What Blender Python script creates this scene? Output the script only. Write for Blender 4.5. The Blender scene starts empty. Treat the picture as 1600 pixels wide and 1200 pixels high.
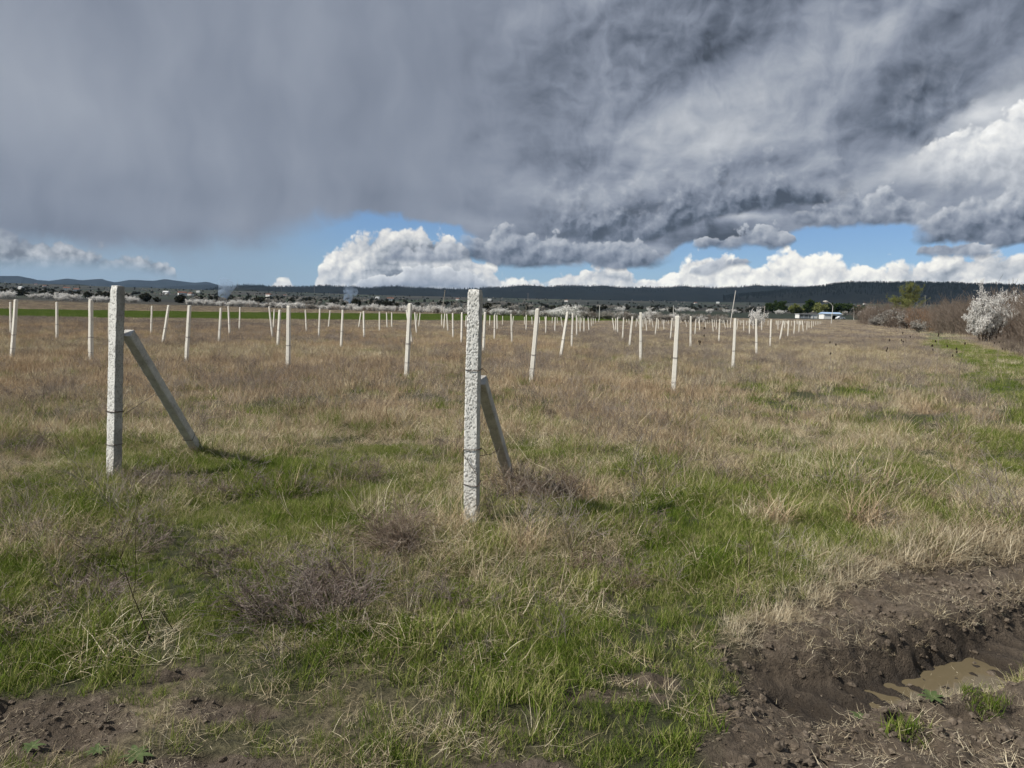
import bpy, bmesh, math, random
import numpy as np
from mathutils import Vector, Matrix

# ------------------------------------------------------------------ camera
HAZE_D = 1.9e-5
EYE = 1.6
FPX = 1150.0                       # focal length in pixels of a 1600 px wide picture
PITCH, ROLL = math.radians(5.14), math.radians(1.26)
CF = Vector((0, math.cos(PITCH), -math.sin(PITCH)))
_r0, _u0 = Vector((1, 0, 0)), Vector((0, math.sin(PITCH), math.cos(PITCH)))
CR = _r0 * math.cos(ROLL) + _u0 * math.sin(ROLL)
CU = _u0 * math.cos(ROLL) - _r0 * math.sin(ROLL)
scene = bpy.context.scene
camd = bpy.data.cameras.new('camera')
camd.sensor_width = 36.0
camd.lens = 36.0 * FPX / 1600.0
camd.clip_start = 0.05
camd.clip_end = 60000
cam = bpy.data.objects.new('camera', camd)
scene.collection.objects.link(cam)
cam.matrix_world = Matrix(((CR.x, CU.x, -CF.x, 0), (CR.y, CU.y, -CF.y, 0), (CR.z, CU.z, -CF.z, EYE), (0, 0, 0, 1)))
scene.camera = cam

def ray(px, py):
    return CF * FPX + CR * (px - 800) + CU * (600 - py)
def azel(px, py):
    d = ray(px, py).normalized()
    return math.atan2(d.x, d.y), math.asin(d.z)

# ------------------------------------------------------------------ sun and exposure
SUN_EL = math.radians(45)
SUN_DIR = Vector((-0.955, -0.297, 0)).normalized() * math.cos(SUN_EL) + Vector((0, 0, math.sin(SUN_EL)))
sund = bpy.data.lights.new('sun', 'SUN')
sund.energy = 5.0
sund.angle = math.radians(0.5)
sund.color = (1.0, 0.955, 0.88)
sun = bpy.data.objects.new('sun', sund)
scene.collection.objects.link(sun)
sun.rotation_euler = SUN_DIR.to_track_quat('Z', 'Y').to_euler()
scene.view_settings.view_transform = 'Standard'
scene.view_settings.look = 'None'
scene.view_settings.gamma = 1
scene.view_settings.use_curve_mapping = False
scene.view_settings.exposure = 0.12
scene.cycles.max_bounces = 5
scene.cycles.diffuse_bounces = 2
scene.cycles.glossy_bounces = 2
scene.cycles.transparent_max_bounces = 8
scene.cycles.volume_bounces = 0

# ------------------------------------------------------------------ node helper
class N:
    def __init__(self, tree):
        self.t = tree
    def new(self, typ, **kw):
        n = self.t.nodes.new(typ)
        for k, v in kw.items():
            setattr(n, k, v)
        return n
    def put(self, sock, v):
        if isinstance(v, bpy.types.NodeSocket):
            self.t.links.new(v, sock)
        else:
            sock.default_value = v
    def m(self, op, a, b=0.0, c=0.0, clamp=False):
        n = self.new('ShaderNodeMath', operation=op, use_clamp=clamp)
        self.put(n.inputs[0], a); self.put(n.inputs[1], b); self.put(n.inputs[2], c)
        return n.outputs[0]
    def vm(self, op, a, b=(0, 0, 0), s=None):
        n = self.new('ShaderNodeVectorMath', operation=op)
        self.put(n.inputs[0], a); self.put(n.inputs[1], b)
        if s is not None: self.put(n.inputs['Scale'], s)
        return n.outputs['Value'] if op in ('LENGTH', 'DOT_PRODUCT', 'DISTANCE') else n.outputs[0]
    def xyz(self, x, y, z=0.0):
        n = self.new('ShaderNodeCombineXYZ')
        self.put(n.inputs[0], x); self.put(n.inputs[1], y); self.put(n.inputs[2], z)
        return n.outputs[0]
    def sep(self, v):
        n = self.new('ShaderNodeSeparateXYZ'); self.put(n.inputs[0], v)
        return n.outputs
    def noise(self, v, scale, detail=4.0, rough=0.55, dim='3D', dist=0.0, color=False):
        n = self.new('ShaderNodeTexNoise', noise_dimensions=dim)
        self.put(n.inputs['Vector'], v); self.put(n.inputs['Scale'], scale)
        self.put(n.inputs['Detail'], detail); self.put(n.inputs['Roughness'], rough)
        self.put(n.inputs['Distortion'], dist)
        return n.outputs['Color'] if color else n.outputs[0]
    def voro(self, v, scale, detail=0.0, rough=0.5, dim='3D', feature='F1', out='Distance', rnd=1.0):
        n = self.new('ShaderNodeTexVoronoi', voronoi_dimensions=dim, feature=feature)
        self.put(n.inputs['Vector'], v); self.put(n.inputs['Scale'], scale)
        if 'Detail' in n.inputs: self.put(n.inputs['Detail'], detail); self.put(n.inputs['Roughness'], rough)
        self.put(n.inputs['Randomness'], rnd)
        return n.outputs[out]
    def mr(self, v, a, b, c=0.0, d=1.0, smooth=True):
        n = self.new('ShaderNodeMapRange', interpolation_type='SMOOTHSTEP' if smooth else 'LINEAR')
        for i, q in enumerate((v, a, b, c, d)): self.put(n.inputs[i], q)
        return n.outputs[0]
    def mix(self, f, a, b, blend='MIX'):
        n = self.new('ShaderNodeMix', data_type='RGBA', blend_type=blend)
        self.put(n.inputs[0], f)
        for i, q in ((6, a), (7, b)):
            self.put(n.inputs[i], tuple(q) + (1.0,) if isinstance(q, (tuple, list)) and len(q) == 3 else q)
        return n.outputs[2]
    def ramp(self, f, stops, interp='LINEAR'):
        n = self.new('ShaderNodeValToRGB'); self.put(n.inputs[0], f)
        cr = n.color_ramp; cr.interpolation = interp
        while len(cr.elements) < len(stops): cr.elements.new(0.5)
        for e, (p, c) in zip(cr.elements, stops):
            e.position = p; e.color = tuple(c) + (1.0,)
        return n.outputs[0]
    def curve(self, x, pts):
        """float curve through pts (x 0..1, y 0..1)"""
        n = self.new('ShaderNodeFloatCurve'); self.put(n.inputs['Value'], x)
        c = n.mapping.curves[0]
        pts = sorted(pts)
        c.points[0].location = pts[0]; c.points[1].location = pts[-1]
        for q in pts[1:-1]: c.points.new(*q)
        for q in c.points: q.handle_type = 'AUTO_CLAMPED'
        n.mapping.use_clip = False
        n.mapping.update()
        return n.outputs[0]

# ------------------------------------------------------------------ sky
world = bpy.data.worlds.new('World')
scene.world = world
world.use_nodes = True
wt = world.node_tree
wt.nodes.clear()
w = N(wt)
dirv = w.new('ShaderNodeTexCoord').outputs['Generated']
dx, dy, dz = w.sep(dirv)[0:3]
az = w.m('ARCTAN2', dx, dy)
el = w.m('ARCSINE', dz)
P = w.xyz(w.m('MULTIPLY', az, 10), w.m('MULTIPLY', el, 10))
Pn = P
def warp(v, scale, amt, detail=3):
    c = w.noise(v, scale, detail, 0.55, '2D', color=True)
    c = w.vm('SUBTRACT', c, (0.5, 0.5, 0.5))
    c = w.vm('MULTIPLY', c, (amt, amt, 0))
    return w.vm('ADD', v, c)
Wl = warp(P, 0.9, 0.55, 2)           # slow drifting shapes
PQ = w.m('ADD', w.m('MAXIMUM', dz, 0.0), 0.14)
Pp = w.xyz(w.m('DIVIDE', dx, PQ), w.m('DIVIDE', dy, PQ))     # the deck seen in perspective
Pp = warp(Pp, 1.0, 0.22, 2)
Ws = warp(Wl, 3.5, 0.16, 3)
Wc = warp(P, 6.0, 0.09, 3)         # ragged edges
U_AZ = lambda a: (a + 0.75) / 1.5
V_EL = lambda e: (e + 0.1) / 0.6
azn = w.m('DIVIDE', w.m('ADD', w.m('DIVIDE', w.sep(Wc)[0], 10), 0.75), 1.5)
azp = w.m('DIVIDE', w.m('ADD', az, 0.75), 1.5)
def skycurve(x, pts):
    q = []
    for (a, b) in pts:
        aa, ee = azel(a, b)
        q.append((U_AZ(aa), V_EL(ee)))
    c = w.curve(x, q)
    return w.m('SUBTRACT', w.m('MULTIPLY', c, 0.6), 0.1)
def blob(v, px, py, rx, ry, ang, amp):
    a, e = azel(px, py)
    n = w.new('ShaderNodeMapping', vector_type='TEXTURE')
    w.put(n.inputs['Vector'], v)
    n.inputs['Location'].default_value = (a * 10, e * 10, 0)
    n.inputs['Rotation'].default_value = (0, 0, math.radians(ang))
    n.inputs['Scale'].default_value = (rx / 115.0, ry / 115.0, 1)
    g = w.new('ShaderNodeTexGradient', gradient_type='QUADRATIC_SPHERE')
    w.put(g.inputs[0], n.outputs[0])
    return w.m('MULTIPLY', g.outputs['Fac'], amp)
def total(lst):
    s = lst[0]
    for q in lst[1:]: s = w.m('ADD', s, q)
    return s

# storm deck: where it ends at the bottom, how soft that edge is
deck_b = skycurve(azp, [(-60, 378), (0, 378), (120, 386), (230, 392), (330, 392), (420, 380), (500, 352), (570, 338), (640, 345), (690, 352), (760, 385),
                        (820, 405), (900, 415), (980, 416), (1040, 402), (1075, 384), (1120, 388), (1200, 385), (1260, 360), (1310, 352), (1400, 350), (1430, 356), (1470, 382), (1540, 384), (1590, 378), (1660, 380)])
soft = w.curve(azp, [(U_AZ(azel(x, 300)[0]), s) for x, s in [(-60, .30), (200, .38), (400, .50), (520, .30), (600, .12), (760, .10), (1000, .09), (1600, .09)]])
soft = w.m('MULTIPLY', soft, 0.1)
edge_n = w.m('SUBTRACT', w.noise(Ws, 2.2, 5, 0.6, '2D'), 0.5)
puf1 = w.m('SUBTRACT', 0.55, w.voro(Ws, 1.9, 3.0, 0.5, '2D'))
ee = w.m('ADD', w.m('SUBTRACT', el, deck_b), w.m('MULTIPLY', edge_n, 0.020))
ee = w.m('ADD', ee, w.m('MULTIPLY', puf1, 0.010))
deck_a = w.mr(w.m('DIVIDE', ee, soft), -0.45, 0.55)

# brightness of the deck
blobs = [
    (60, 140, 330, 190, -20, .075), (420, 90, 280, 150, 20, .03), (300, 230, 420, 90, 0, .01), (250, 300, 300, 60, 0, -.03),
    (600, 310, 420, 60, 0, -.025), (250, 372, 420, 50, 0, -.05), (760, 180, 230, 160, 0, -.01), (500, 420, 220, 60, 0, .03),
    (1130, 200, 320, 115, 28, .20), (1000, 235, 230, 70, 25, .10), (1330, 70, 210, 60, 22, .11), (1290, 180, 120, 80, 40, .08),
    (1150, 70, 380, 60, 22, -.12), (760, 150, 260, 200, 0, -.02), (1450, 130, 200, 62, 30, -.13), (1560, 60, 130, 90, 0, -.06), (1420, 200, 90, 40, 30, -.10),
    (1570, 230, 190, 90, 28, .36), (1560, 165, 70, 30, 30, .22), (1340, 285, 120, 40, 22, .13), (1270, 260, 70, 26, 25, .12),
    (950, 350, 240, 44, 0, -.20), (1060, 318, 170, 46, 8, -.16), (1150, 372, 110, 26, 0, -.07), (830, 300, 90, 46, 0, .12),
    (1180, 345, 90, 20, 0, .26), (1130, 348, 70, 14, 0, .10), (1300, 322, 160, 36, 0, -.09), (1500, 300, 170, 40, 10, -.11), (1580, 350, 90, 40, 0, -.10),
    (1480, 372, 90, 26, 0, -.05), (870, 372, 180, 26, 0, -.07), (760, 352, 150, 30, 0, .05), (800, 392, 130, 14, 0, .04), (920, 405, 150, 18, 0, -.05),
    (1400, 340, 90, 24, 0, .06), (1440, 250, 130, 50, 25, .10), (700, 120, 200, 260, 80, -.012),
]
bl = total([blob(Wl if rx > 140 else Ws, x, y, rx, ry, a, s) for (x, y, rx, ry, a, s) in blobs])
# streaks of falling rain and soft mottling
stre = w.m('SUBTRACT', w.noise(w.vm('MULTIPLY', Wl, (1.0, 0.45, 1)), 1.3, 3, 0.5, '2D'), 0.5)
right = w.mr(azp, U_AZ(azel(620, 300)[0]), U_AZ(azel(1000, 300)[0]))
det = w.m('SUBTRACT', w.noise(Pp, 1.7, 6, 0.55, '2D'), 0.5)
off = w.vm('ADD', Ws, (-0.10, 0.13, 0))
pu0 = w.voro(Ws, 1.1, 3.0, 0.6, '2D')
pu1 = w.voro(off, 1.1, 3.0, 0.6, '2D')
emb = w.m('SUBTRACT', pu1, pu0)      # relief seen from the upper left
nz1 = w.noise(off, 1.9, 5, 0.55, '2D')
nz0 = w.noise(Ws, 1.9, 5, 0.55, '2D')
emn = w.m('SUBTRACT', nz0, nz1)
V = w.m('ADD', 0.270, bl)
V = w.m('ADD', V, w.m('MULTIPLY', stre, 0.11))
V = w.m('ADD', V, w.m('MULTIPLY', w.m('MULTIPLY', det, right), 0.46))
V = w.m('ADD', V, w.m('MULTIPLY', w.m('MULTIPLY', emn, right), 0.26))
V = w.m('ADD', V, w.m('MULTIPLY', w.m('MULTIPLY', emb, right), 0.07))
# cloud rims thin out and glow a little where the deck ends
V = w.m('MAXIMUM', V, 0.085)
tint = w.ramp(V, [(0.0, (.62, .76, 1.0)), (.14, (.72, .85, 1.12)), (.26, (.83, .94, 1.17)), (.45, (.93, .985, 1.08)), (.8, (1.0, 1.0, .98))])
deck_c = w.vm('SCALE', tint, s=V)

# low cumulus banks along the horizon
top = skycurve(azn, [(-80, 366), (0, 366), (60, 364), (110, 378), (170, 392), (240, 404), (270, 420), (300, 470), (390, 468), (418, 450), (436, 434), (447, 430), (458, 440), (476, 452), (488, 440), (496, 420),
                     (508, 402), (532, 382), (580, 358), (640, 356), (700, 372), (738, 392), (765, 412), (800, 432), (850, 434), (890, 420), (940, 410), (985, 420), (1012, 438),
                     (1035, 430), (1065, 410), (1100, 396), (1140, 401), (1180, 404), (1220, 394), (1270, 388), (1300, 398), (1360, 414), (1400, 406), (1450, 399), (1520, 393), (1600, 388), (1680, 388)])
pA = w.voro(Wc, 2.6, 3.0, 0.52, '2D')
offA = w.vm('ADD', Wc, (-0.045, 0.06, 0))
pB = w.voro(offA, 2.6, 3.0, 0.52, '2D')
ce = w.m('SUBTRACT', top, el)
ce = w.m('ADD', ce, w.m('MULTIPLY', w.m('SUBTRACT', 0.42, pA), 0.024))
ce = w.m('ADD', ce, 0.008)
ce = w.m('ADD', ce, w.m('MULTIPLY', w.m('SUBTRACT', w.noise(Ws, 7, 5, .6, '2D'), .5), 0.012))
cum_a = w.mr(ce, -.001, 0.007)
base_y = skycurve(azp, [(-60, 414), (100, 412), (200, 416), (260, 428), (330, 440), (400, 470), (1680, 470)])
cum_a = w.m('MULTIPLY', cum_a, w.mr(w.m('SUBTRACT', el, base_y), -0.010, 0.012))
lum = w.curve(azp, [(U_AZ(azel(x, 400)[0]), s) for x, s in [(-60, .52), (200, .46), (330, .42), (430, .70), (520, .86), (620, .74), (740, .76), (800, .85), (900, .78), (1000, .80), (1060, 1.0), (1300, 1.0), (1420, .95), (1600, .88)]])
cemb = w.m('SUBTRACT', pB, pA)
cblobs = [(640, 434, 150, 18, 0, -.50), (670, 392, 120, 22, 0, -.50), (610, 412, 80, 9, 0, -.22), (700, 440, 60, 14, 0, -.25), (560, 440, 50, 10, 0, -.10), (1100, 412, 60, 14, 10, -.34), (1090, 440, 60, 8, 0, -.10), (1300, 430, 70, 16, 0, -.18),
          (1480, 425, 110, 26, 15, -.30), (1420, 440, 80, 12, 0, -.12), (1590, 415, 60, 30, 0, -.25), (950, 432, 60, 12, 0, -.22), (870, 440, 40, 8, 0, -.12), (1560, 440, 90, 8, 0, .1), (1020, 445, 60, 8, 0, -.1), (1230, 432, 40, 10, 0, -.1)]
CV = w.m('ADD', lum, total([blob(Wc, *b) for b in cblobs]))
CV = w.m('ADD', CV, w.m('MULTIPLY', cemb, 0.42))
CV = w.m('ADD', CV, w.m('MULTIPLY', w.m('SUBTRACT', 0.4, pA), 0.22))
CV = w.m('ADD', CV, w.m('MULTIPLY', w.mr(ce, 0.0, 0.03), -0.10))
CV = w.m('MINIMUM', w.m('MAXIMUM', CV, 0.20), 0.97)
ctint = w.ramp(CV, [(0.2, (.80, .90, 1.06)), (.45, (.91, .97, 1.05)), (.7, (1.0, .99, .965)), (1.0, (1.02, .995, .90))])
cum_c = w.vm('SCALE', ctint, s=CV)

# thin haze veil just above the hills
veil = w.mr(el, 0.015, 0.075, 0.7, 0.0)
veil = w.m('MULTIPLY', veil, w.mr(w.noise(w.vm('MULTIPLY', Wl, (.5, 3, 1)), 1.2, 4, .5, '2D'), .2, .7, .55, 1.0))

sky = w.new('ShaderNodeTexSky', sky_type='NISHITA', sun_disc=False)
sky.sun_elevation = SUN_EL
sky.sun_rotation = math.atan2(SUN_DIR.x, SUN_DIR.y)
sky.altitude = 500
sky.air_density = 1.0; sky.dust_density = 0.2; sky.ozone_density = 3.0
bg_sky = w.new('ShaderNodeBackground'); w.put(bg_sky.inputs[0], w.vm('MULTIPLY', sky.outputs[0], (.82, .97, 1.22))); bg_sky.inputs[1].default_value = 0.075
bg_veil = w.new('ShaderNodeBackground'); bg_veil.inputs[0].default_value = (.27, .40, .56, 1); bg_veil.inputs[1].default_value = 1.0
# separate cloud bodies in front of the deck: lit above, grey and flat below
def body(tops, bases, bright, dark, soft_t=.0035, soft_b=.008, rag=.022, ragb=.006, power=.8, ends=26, emb_k=.5):
    t_, b_ = skycurve(azn, tops), skycurve(azp, bases)
    h = w.m('SUBTRACT', t_, el)
    h = w.m('ADD', h, w.m('MULTIPLY', w.m('SUBTRACT', .50, pA), rag))
    h = w.m('ADD', h, w.m('MULTIPLY', edge_n, .016))
    lo = w.m('ADD', w.m('SUBTRACT', el, b_), w.m('MULTIPLY', edge_n, ragb * 2))
    lo = w.m('ADD', lo, w.m('MULTIPLY', w.m('SUBTRACT', .50, pA), ragb))
    a = w.m('MULTIPLY', w.mr(h, 0.0, soft_t), w.mr(lo, -soft_b * .5, soft_b * .5))
    e0, e1 = U_AZ(azel(tops[0][0], 330)[0]), U_AZ(azel(tops[-1][0], 330)[0]); q = ends / 1150 / 1.5
    wob = w.m('ADD', azn, w.m('MULTIPLY', edge_n, .02))
    a = w.m('MULTIPLY', a, w.m('MULTIPLY', w.mr(wob, e0, e0 + q), w.mr(wob, e1, e1 - q)))
    r_ = w.m('DIVIDE', lo, w.m('ADD', w.m('MAXIMUM', w.m('ADD', h, lo), .004), .002), clamp=True)
    r_ = w.m('POWER', r_, power)
    v = w.m('ADD', dark, w.m('MULTIPLY', r_, bright - dark))
    v = w.m('ADD', v, w.m('MULTIPLY', w.m('ADD', cemb, w.m('MULTIPLY', emn, .9)), w.m('ADD', emb_k * .35, w.m('MULTIPLY', r_, emb_k * .5))))
    v = w.m('ADD', v, w.m('MULTIPLY', w.mr(h, .006, 0), .07))
    v = w.m('MAXIMUM', v, .09)
    tc = w.ramp(v, [(0.0, (.62, .78, 1.06)), (.14, (.70, .85, 1.14)), (.26, (.83, .94, 1.16)), (.45, (.93, .985, 1.08)), (.8, (1.0, 1.0, .98))])
    b = w.new('ShaderNodeBackground'); w.put(b.inputs[0], w.vm('SCALE', tc, s=v))
    return a, b.outputs[0]
bg_cum = w.new('ShaderNodeBackground'); w.put(bg_cum.inputs[0], cum_c)
bg_deck = w.new('ShaderNodeBackground'); w.put(bg_deck.inputs[0], deck_c)
def mixs(f, a, b):
    n = w.new('ShaderNodeMixShader'); w.put(n.inputs[0], f)
    wt.links.new(a, n.inputs[1]); wt.links.new(b, n.inputs[2])
    return n.outputs[0]
s1 = mixs(veil, bg_sky.outputs[0], bg_veil.outputs[0])
lv = w.m('MULTIPLY', w.mr(azp, U_AZ(azel(600, 400)[0]), U_AZ(azel(330, 400)[0])), .72)
bg_lv = w.new('ShaderNodeBackground'); bg_lv.inputs[0].default_value = (.26, .34, .43, 1)
s1 = mixs(lv, s1, bg_lv.outputs[0])
s2 = mixs(cum_a, s1, bg_cum.outputs[0])
s3 = mixs(deck_a, s2, bg_deck.outputs[0])
for spec in [
    dict(tops=[(1270, 130), (1330, 110), (1400, 80), (1480, 60), (1560, 50), (1720, 40)], bases=[(1270, 160), (1320, 178), (1380, 212), (1430, 228), (1470, 208), (1510, 172), (1555, 154), (1600, 138), (1720, 100)], bright=.23, dark=.150, soft_t=.10, soft_b=.016, power=.8, ends=120, rag=.03, ragb=.014, emb_k=.4),
    dict(tops=[(545, 440), (600, 418), (660, 406), (720, 410), (775, 436)], bases=[(545, 452), (660, 452), (775, 452)], bright=.66, dark=.30, ends=20, power=.9),
    dict(tops=[(575, 400), (620, 380), (680, 372), (740, 384)], bases=[(575, 408), (640, 412), (740, 408)], bright=.55, dark=.27, ends=26, rag=.016, soft_t=.006),
    dict(tops=[(1400, 250), (1440, 225), (1475, 196), (1515, 164), (1555, 150), (1600, 140), (1720, 120)], bases=[(1400, 300), (1500, 300), (1600, 300), (1720, 290)], bright=.80, dark=.36, soft_t=.008, soft_b=.06, power=.7, ends=60, rag=.03),
    dict(tops=[(800, 290), (850, 262), (905, 268), (960, 285), (1010, 262), (1100, 240), (1180, 222), (1260, 232), (1340, 250), (1440, 290)], bases=[(800, 372), (860, 376), (930, 382), (1020, 376), (1080, 352), (1160, 334), (1250, 322), (1440, 330)], bright=.37, dark=.125, soft_t=.05, rag=.05, power=1.1, ends=110, emb_k=.6),
    dict(tops=[(1225, 345), (1290, 305), (1345, 284), (1400, 288), (1470, 310)], bases=[(1225, 352), (1290, 357), (1400, 352), (1470, 354)], bright=.43, dark=.19, soft_t=.006, ends=40),
    dict(tops=[(1405, 372), (1450, 330), (1500, 292), (1550, 270), (1600, 262), (1720, 255)], bases=[(1405, 372), (1450, 384), (1500, 380), (1560, 388), (1640, 382), (1720, 380)], bright=.44, dark=.145, soft_t=.010, ends=45, rag=.03),
    dict(tops=[(700, 372), (760, 350), (820, 350), (880, 362), (960, 366), (1020, 376), (1065, 396)], bases=[(700, 396), (760, 412), (830, 424), (900, 414), (960, 419), (1030, 418), (1065, 402)], bright=.40, dark=.165, soft_t=.006, ends=50, emb_k=.45),
    dict(tops=[(1070, 382), (1110, 358), (1150, 344), (1190, 338), (1230, 350), (1268, 368)], bases=[(1070, 386), (1110, 388), (1200, 389), (1268, 372)], bright=.46, dark=.165, ends=24),
    dict(tops=[(1425, 392), (1450, 376), (1500, 371), (1545, 377), (1572, 392)], bases=[(1425, 400), (1500, 404), (1572, 398)], bright=.46, dark=.23, ends=16, rag=.012),
    dict(tops=[(1062, 424), (1090, 408), (1130, 398), (1152, 402)], bases=[(1062, 432), (1110, 430), (1152, 412)], bright=.66, dark=.36, ends=14, rag=.012),
    dict(tops=[(1135, 408), (1165, 397), (1195, 398)], bases=[(1135, 418), (1165, 416), (1195, 406)], bright=.42, dark=.25, ends=12, rag=.010),
]:
    a_, b_ = body(**spec)
    s3 = mixs(a_, s3, b_)
wo = w.new('ShaderNodeOutputWorld')
wt.links.new(s3, wo.inputs[0])
world.cycles.sampling_method = 'MANUAL'
world.cycles.sample_map_resolution = 512

# ------------------------------------------------------------------ numpy noise
def _hash(ix, iy, seed):
    h = (ix.astype(np.int64) * 374761393 + iy.astype(np.int64) * 668265263 + seed * 974634777) & 0x7fffffff
    h = ((h ^ (h >> 13)) * 1274126177) & 0x7fffffff
    h = ((h ^ (h >> 16)) * 668265263) & 0x7fffffff
    return ((h ^ (h >> 15)) & 0xffffff) / float(0xffffff)
def vnoise(x, y, seed=0):
    x = np.asarray(x, float); y = np.asarray(y, float)
    ix = np.floor(x); iy = np.floor(y)
    fx = x - ix; fy = y - iy
    fx = fx * fx * fx * (fx * (fx * 6 - 15) + 10); fy = fy * fy * fy * (fy * (fy * 6 - 15) + 10)
    a = _hash(ix, iy, seed); b = _hash(ix + 1, iy, seed); c = _hash(ix, iy + 1, seed); d = _hash(ix + 1, iy + 1, seed)
    return (a + (b - a) * fx) * (1 - fy) + (c + (d - c) * fx) * fy
def fbm(x, y, seed=0, oct=4, gain=0.5):
    s = 0; amp = 1; tot = 0
    x = np.asarray(x, float); y = np.asarray(y, float)
    for i in range(oct):
        s = s + amp * (vnoise(x, y, seed + i * 17) * 2 - 1); tot += amp
        amp *= gain; x, y = x * 2.03 + 3.1 + y * 0.11, y * 2.03 + 7.7 - x * 0.05
    return s / tot
def sstep(a, b, v):
    t = np.clip((v - a) / (b - a), 0, 1)
    return t * t * (3 - 2 * t)

# ------------------------------------------------------------------ the lie of the land
def base_z(x, y):
    r = np.hypot(x, y)
    t = np.maximum(r - 300, 0)
    far = 2.7 + 0.0185 * t + 3.2e-6 * t * t
    tt = 3200.0
    cap = 2.7 + 0.0185 * tt + 3.2e-6 * tt * tt
    far = np.where(t > tt, cap, far)
    return np.where(r < 300, 3e-5 * r * r, far)
def y_cliff(x): return np.interp(x, [.6, 1.24, 1.73, 2.1, 2.39, 2.82, 3.3, 4.5, 7], [3.30, 3.50, 3.58, 3.72, 3.90, 4.12, 4.40, 5.1, 6.6])
def y_near(x): return np.interp(x, [.6, 1.1, 1.65, 2.0, 2.47, 3.3, 4.5, 7], [2.70, 2.82, 2.99, 3.10, 3.30, 3.72, 4.4, 5.9])
def y_turf(x): return np.interp(x, [.5, 1.0, 1.5, 2.14, 2.86, 4.3, 7], [3.2, 3.52, 3.92, 4.62, 5.02, 5.45, 6.8])
def x_left(y): return np.interp(y, [2.0, 2.5, 2.85, 3.2, 3.55, 3.94, 4.3], [.75, .72, .92, 1.04, 1.14, 1.38, 1.6])
def mud_mask(x, y):
    n = fbm(x * 2.2, y * 2.2, 5, 4)
    n2 = fbm(x * 6, y * 6, 9, 3)
    a = sstep(-.10, .12, x - x_left(y) + .22 * n + .10 * n2)
    b = sstep(-.12, .10, y_turf(x) - y + .16 * n + .12 * n2)
    c = sstep(6.5, 5.2, x)
    m = a * b * c
    for (cx, cy, rx, ry, k) in [(-1.85, 2.72, .55, .30, 1.0), (-1.12, 2.84, .28, .14, 1.1), (-1.0, 2.45, .4, .14, .8), (.12, 2.42, .35, .12, 1.0), (.42, 2.98, .34, .07, .9), (-1.45, 3.15, .16, .09, .6), (.62, 3.1, .3, .10, .7)]:
        g = np.exp(-(((x - cx) / rx) ** 2 + ((y - cy) / ry) ** 2))
        m = np.maximum(m, sstep(.38, .62, g * k + .28 * n + .18 * n2))
    return m
def path_mask(x, y):
    c = 0.54 * y + 3.4 + 1.2 * fbm(y * .05, y * 0, 3, 2)
    w1 = 1.3 + .012 * y
    return sstep(w1 + .9, w1 - .3, np.abs(x - c) + .5 * fbm(x * .8, y * .8, 61, 3)) * sstep(9, 14, y)
def crop_line(x):   # y of the near and far edge of the young green crop
    return 87 + (x + 61) * 1.33, 154 + (x + 107) * 1.62
def crop_mask(x, y):
    a, b = crop_line(x)
    return (sstep(-4, 2, y - a) * sstep(6, -6, y - b) * sstep(44, 36, x))
def ground_z(x, y):
    x = np.asarray(x, float); y = np.asarray(y, float)
    r = np.hypot(x, y)
    near = sstep(30, 14, r)
    z = base_z(x, y)
    z = z + near * (.055 * fbm(x * .55, y * .55, 1, 3) + .035 * fbm(x * 1.7, y * 1.7, 2, 3)) + sstep(6, 30, r) * .05 * fbm(x * .2, y * .2, 4, 2)
    nm = (r < 9)
    if np.any(nm):
        xs, ys = x[nm], y[nm]
        m = mud_mask(xs, ys)
        wob = .05 * fbm(xs * 3, ys * 3, 21, 3)
        yc = y_cliff(xs) + wob + .022 * fbm(xs * 8, ys * 5 + 3, 23, 3) + .016 * fbm(xs * 26, ys * 22, 25, 3)
        yn = y_near(xs) + wob * .7
        t = (ys - yn) / np.maximum(yc - yn, .05)
        rut = sstep(-.05, .30, t) * sstep(1.05, .80, t) * sstep(.85, 1.45, xs) * sstep(7.5, 6.5, xs)
        depth = -.13 - .045 * sstep(1.5, 2.0, xs) * sstep(2.75, 2.45, xs)
        rise = .05 * np.exp(-((t - 1.22) / .22) ** 2) * sstep(.9, 1.4, xs)
        rise2 = .040 * np.exp(-((ys - yn + .06) / .08) ** 2) * sstep(1.45, 1.8, xs) * sstep(7, 6, xs)
        rise2 = rise2 * (.7 + .8 * fbm(xs * 4, ys * 4, 31, 2))
        turf = .07 * (1 - m) * sstep(.9, 1.4, xs) * sstep(7, 6, xs) * sstep(2.6, 3.4, ys)
        hole = -.26 * np.exp(-(((xs - 1.70) / .085) ** 2 + ((ys - 2.93) / .05) ** 2) ** 1.6)
        hole = hole - .12 * np.exp(-(((xs - 1.30) / .05) ** 2 + ((ys - 3.28) / .05) ** 2))
        cl = 1 - np.abs(fbm(xs * 5.5, ys * 5.5, 41, 4)) * 2.4
        clods = m * (.034 * cl * (1 - .55 * rut) + .011 * fbm(xs * 34, ys * 34, 47, 2) * (1 - .6 * rut) + .020 * fbm(xs * 19, ys * 19, 45, 3) * (1 - .5 * rut))
        tread = .012 * np.sin((xs * .8 + ys * .6) * 46 + 3 * fbm(xs * 3, ys * 3, 71, 2)) * rut * m
        z[nm] = z[nm] + rut * depth + rise + rise2 + turf + hole + clods + tread
        z[nm] = z[nm] - m * .02 * near[nm]
    return z
def gz1(x, y): return float(ground_z(np.array([x]), np.array([y]))[0])
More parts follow.
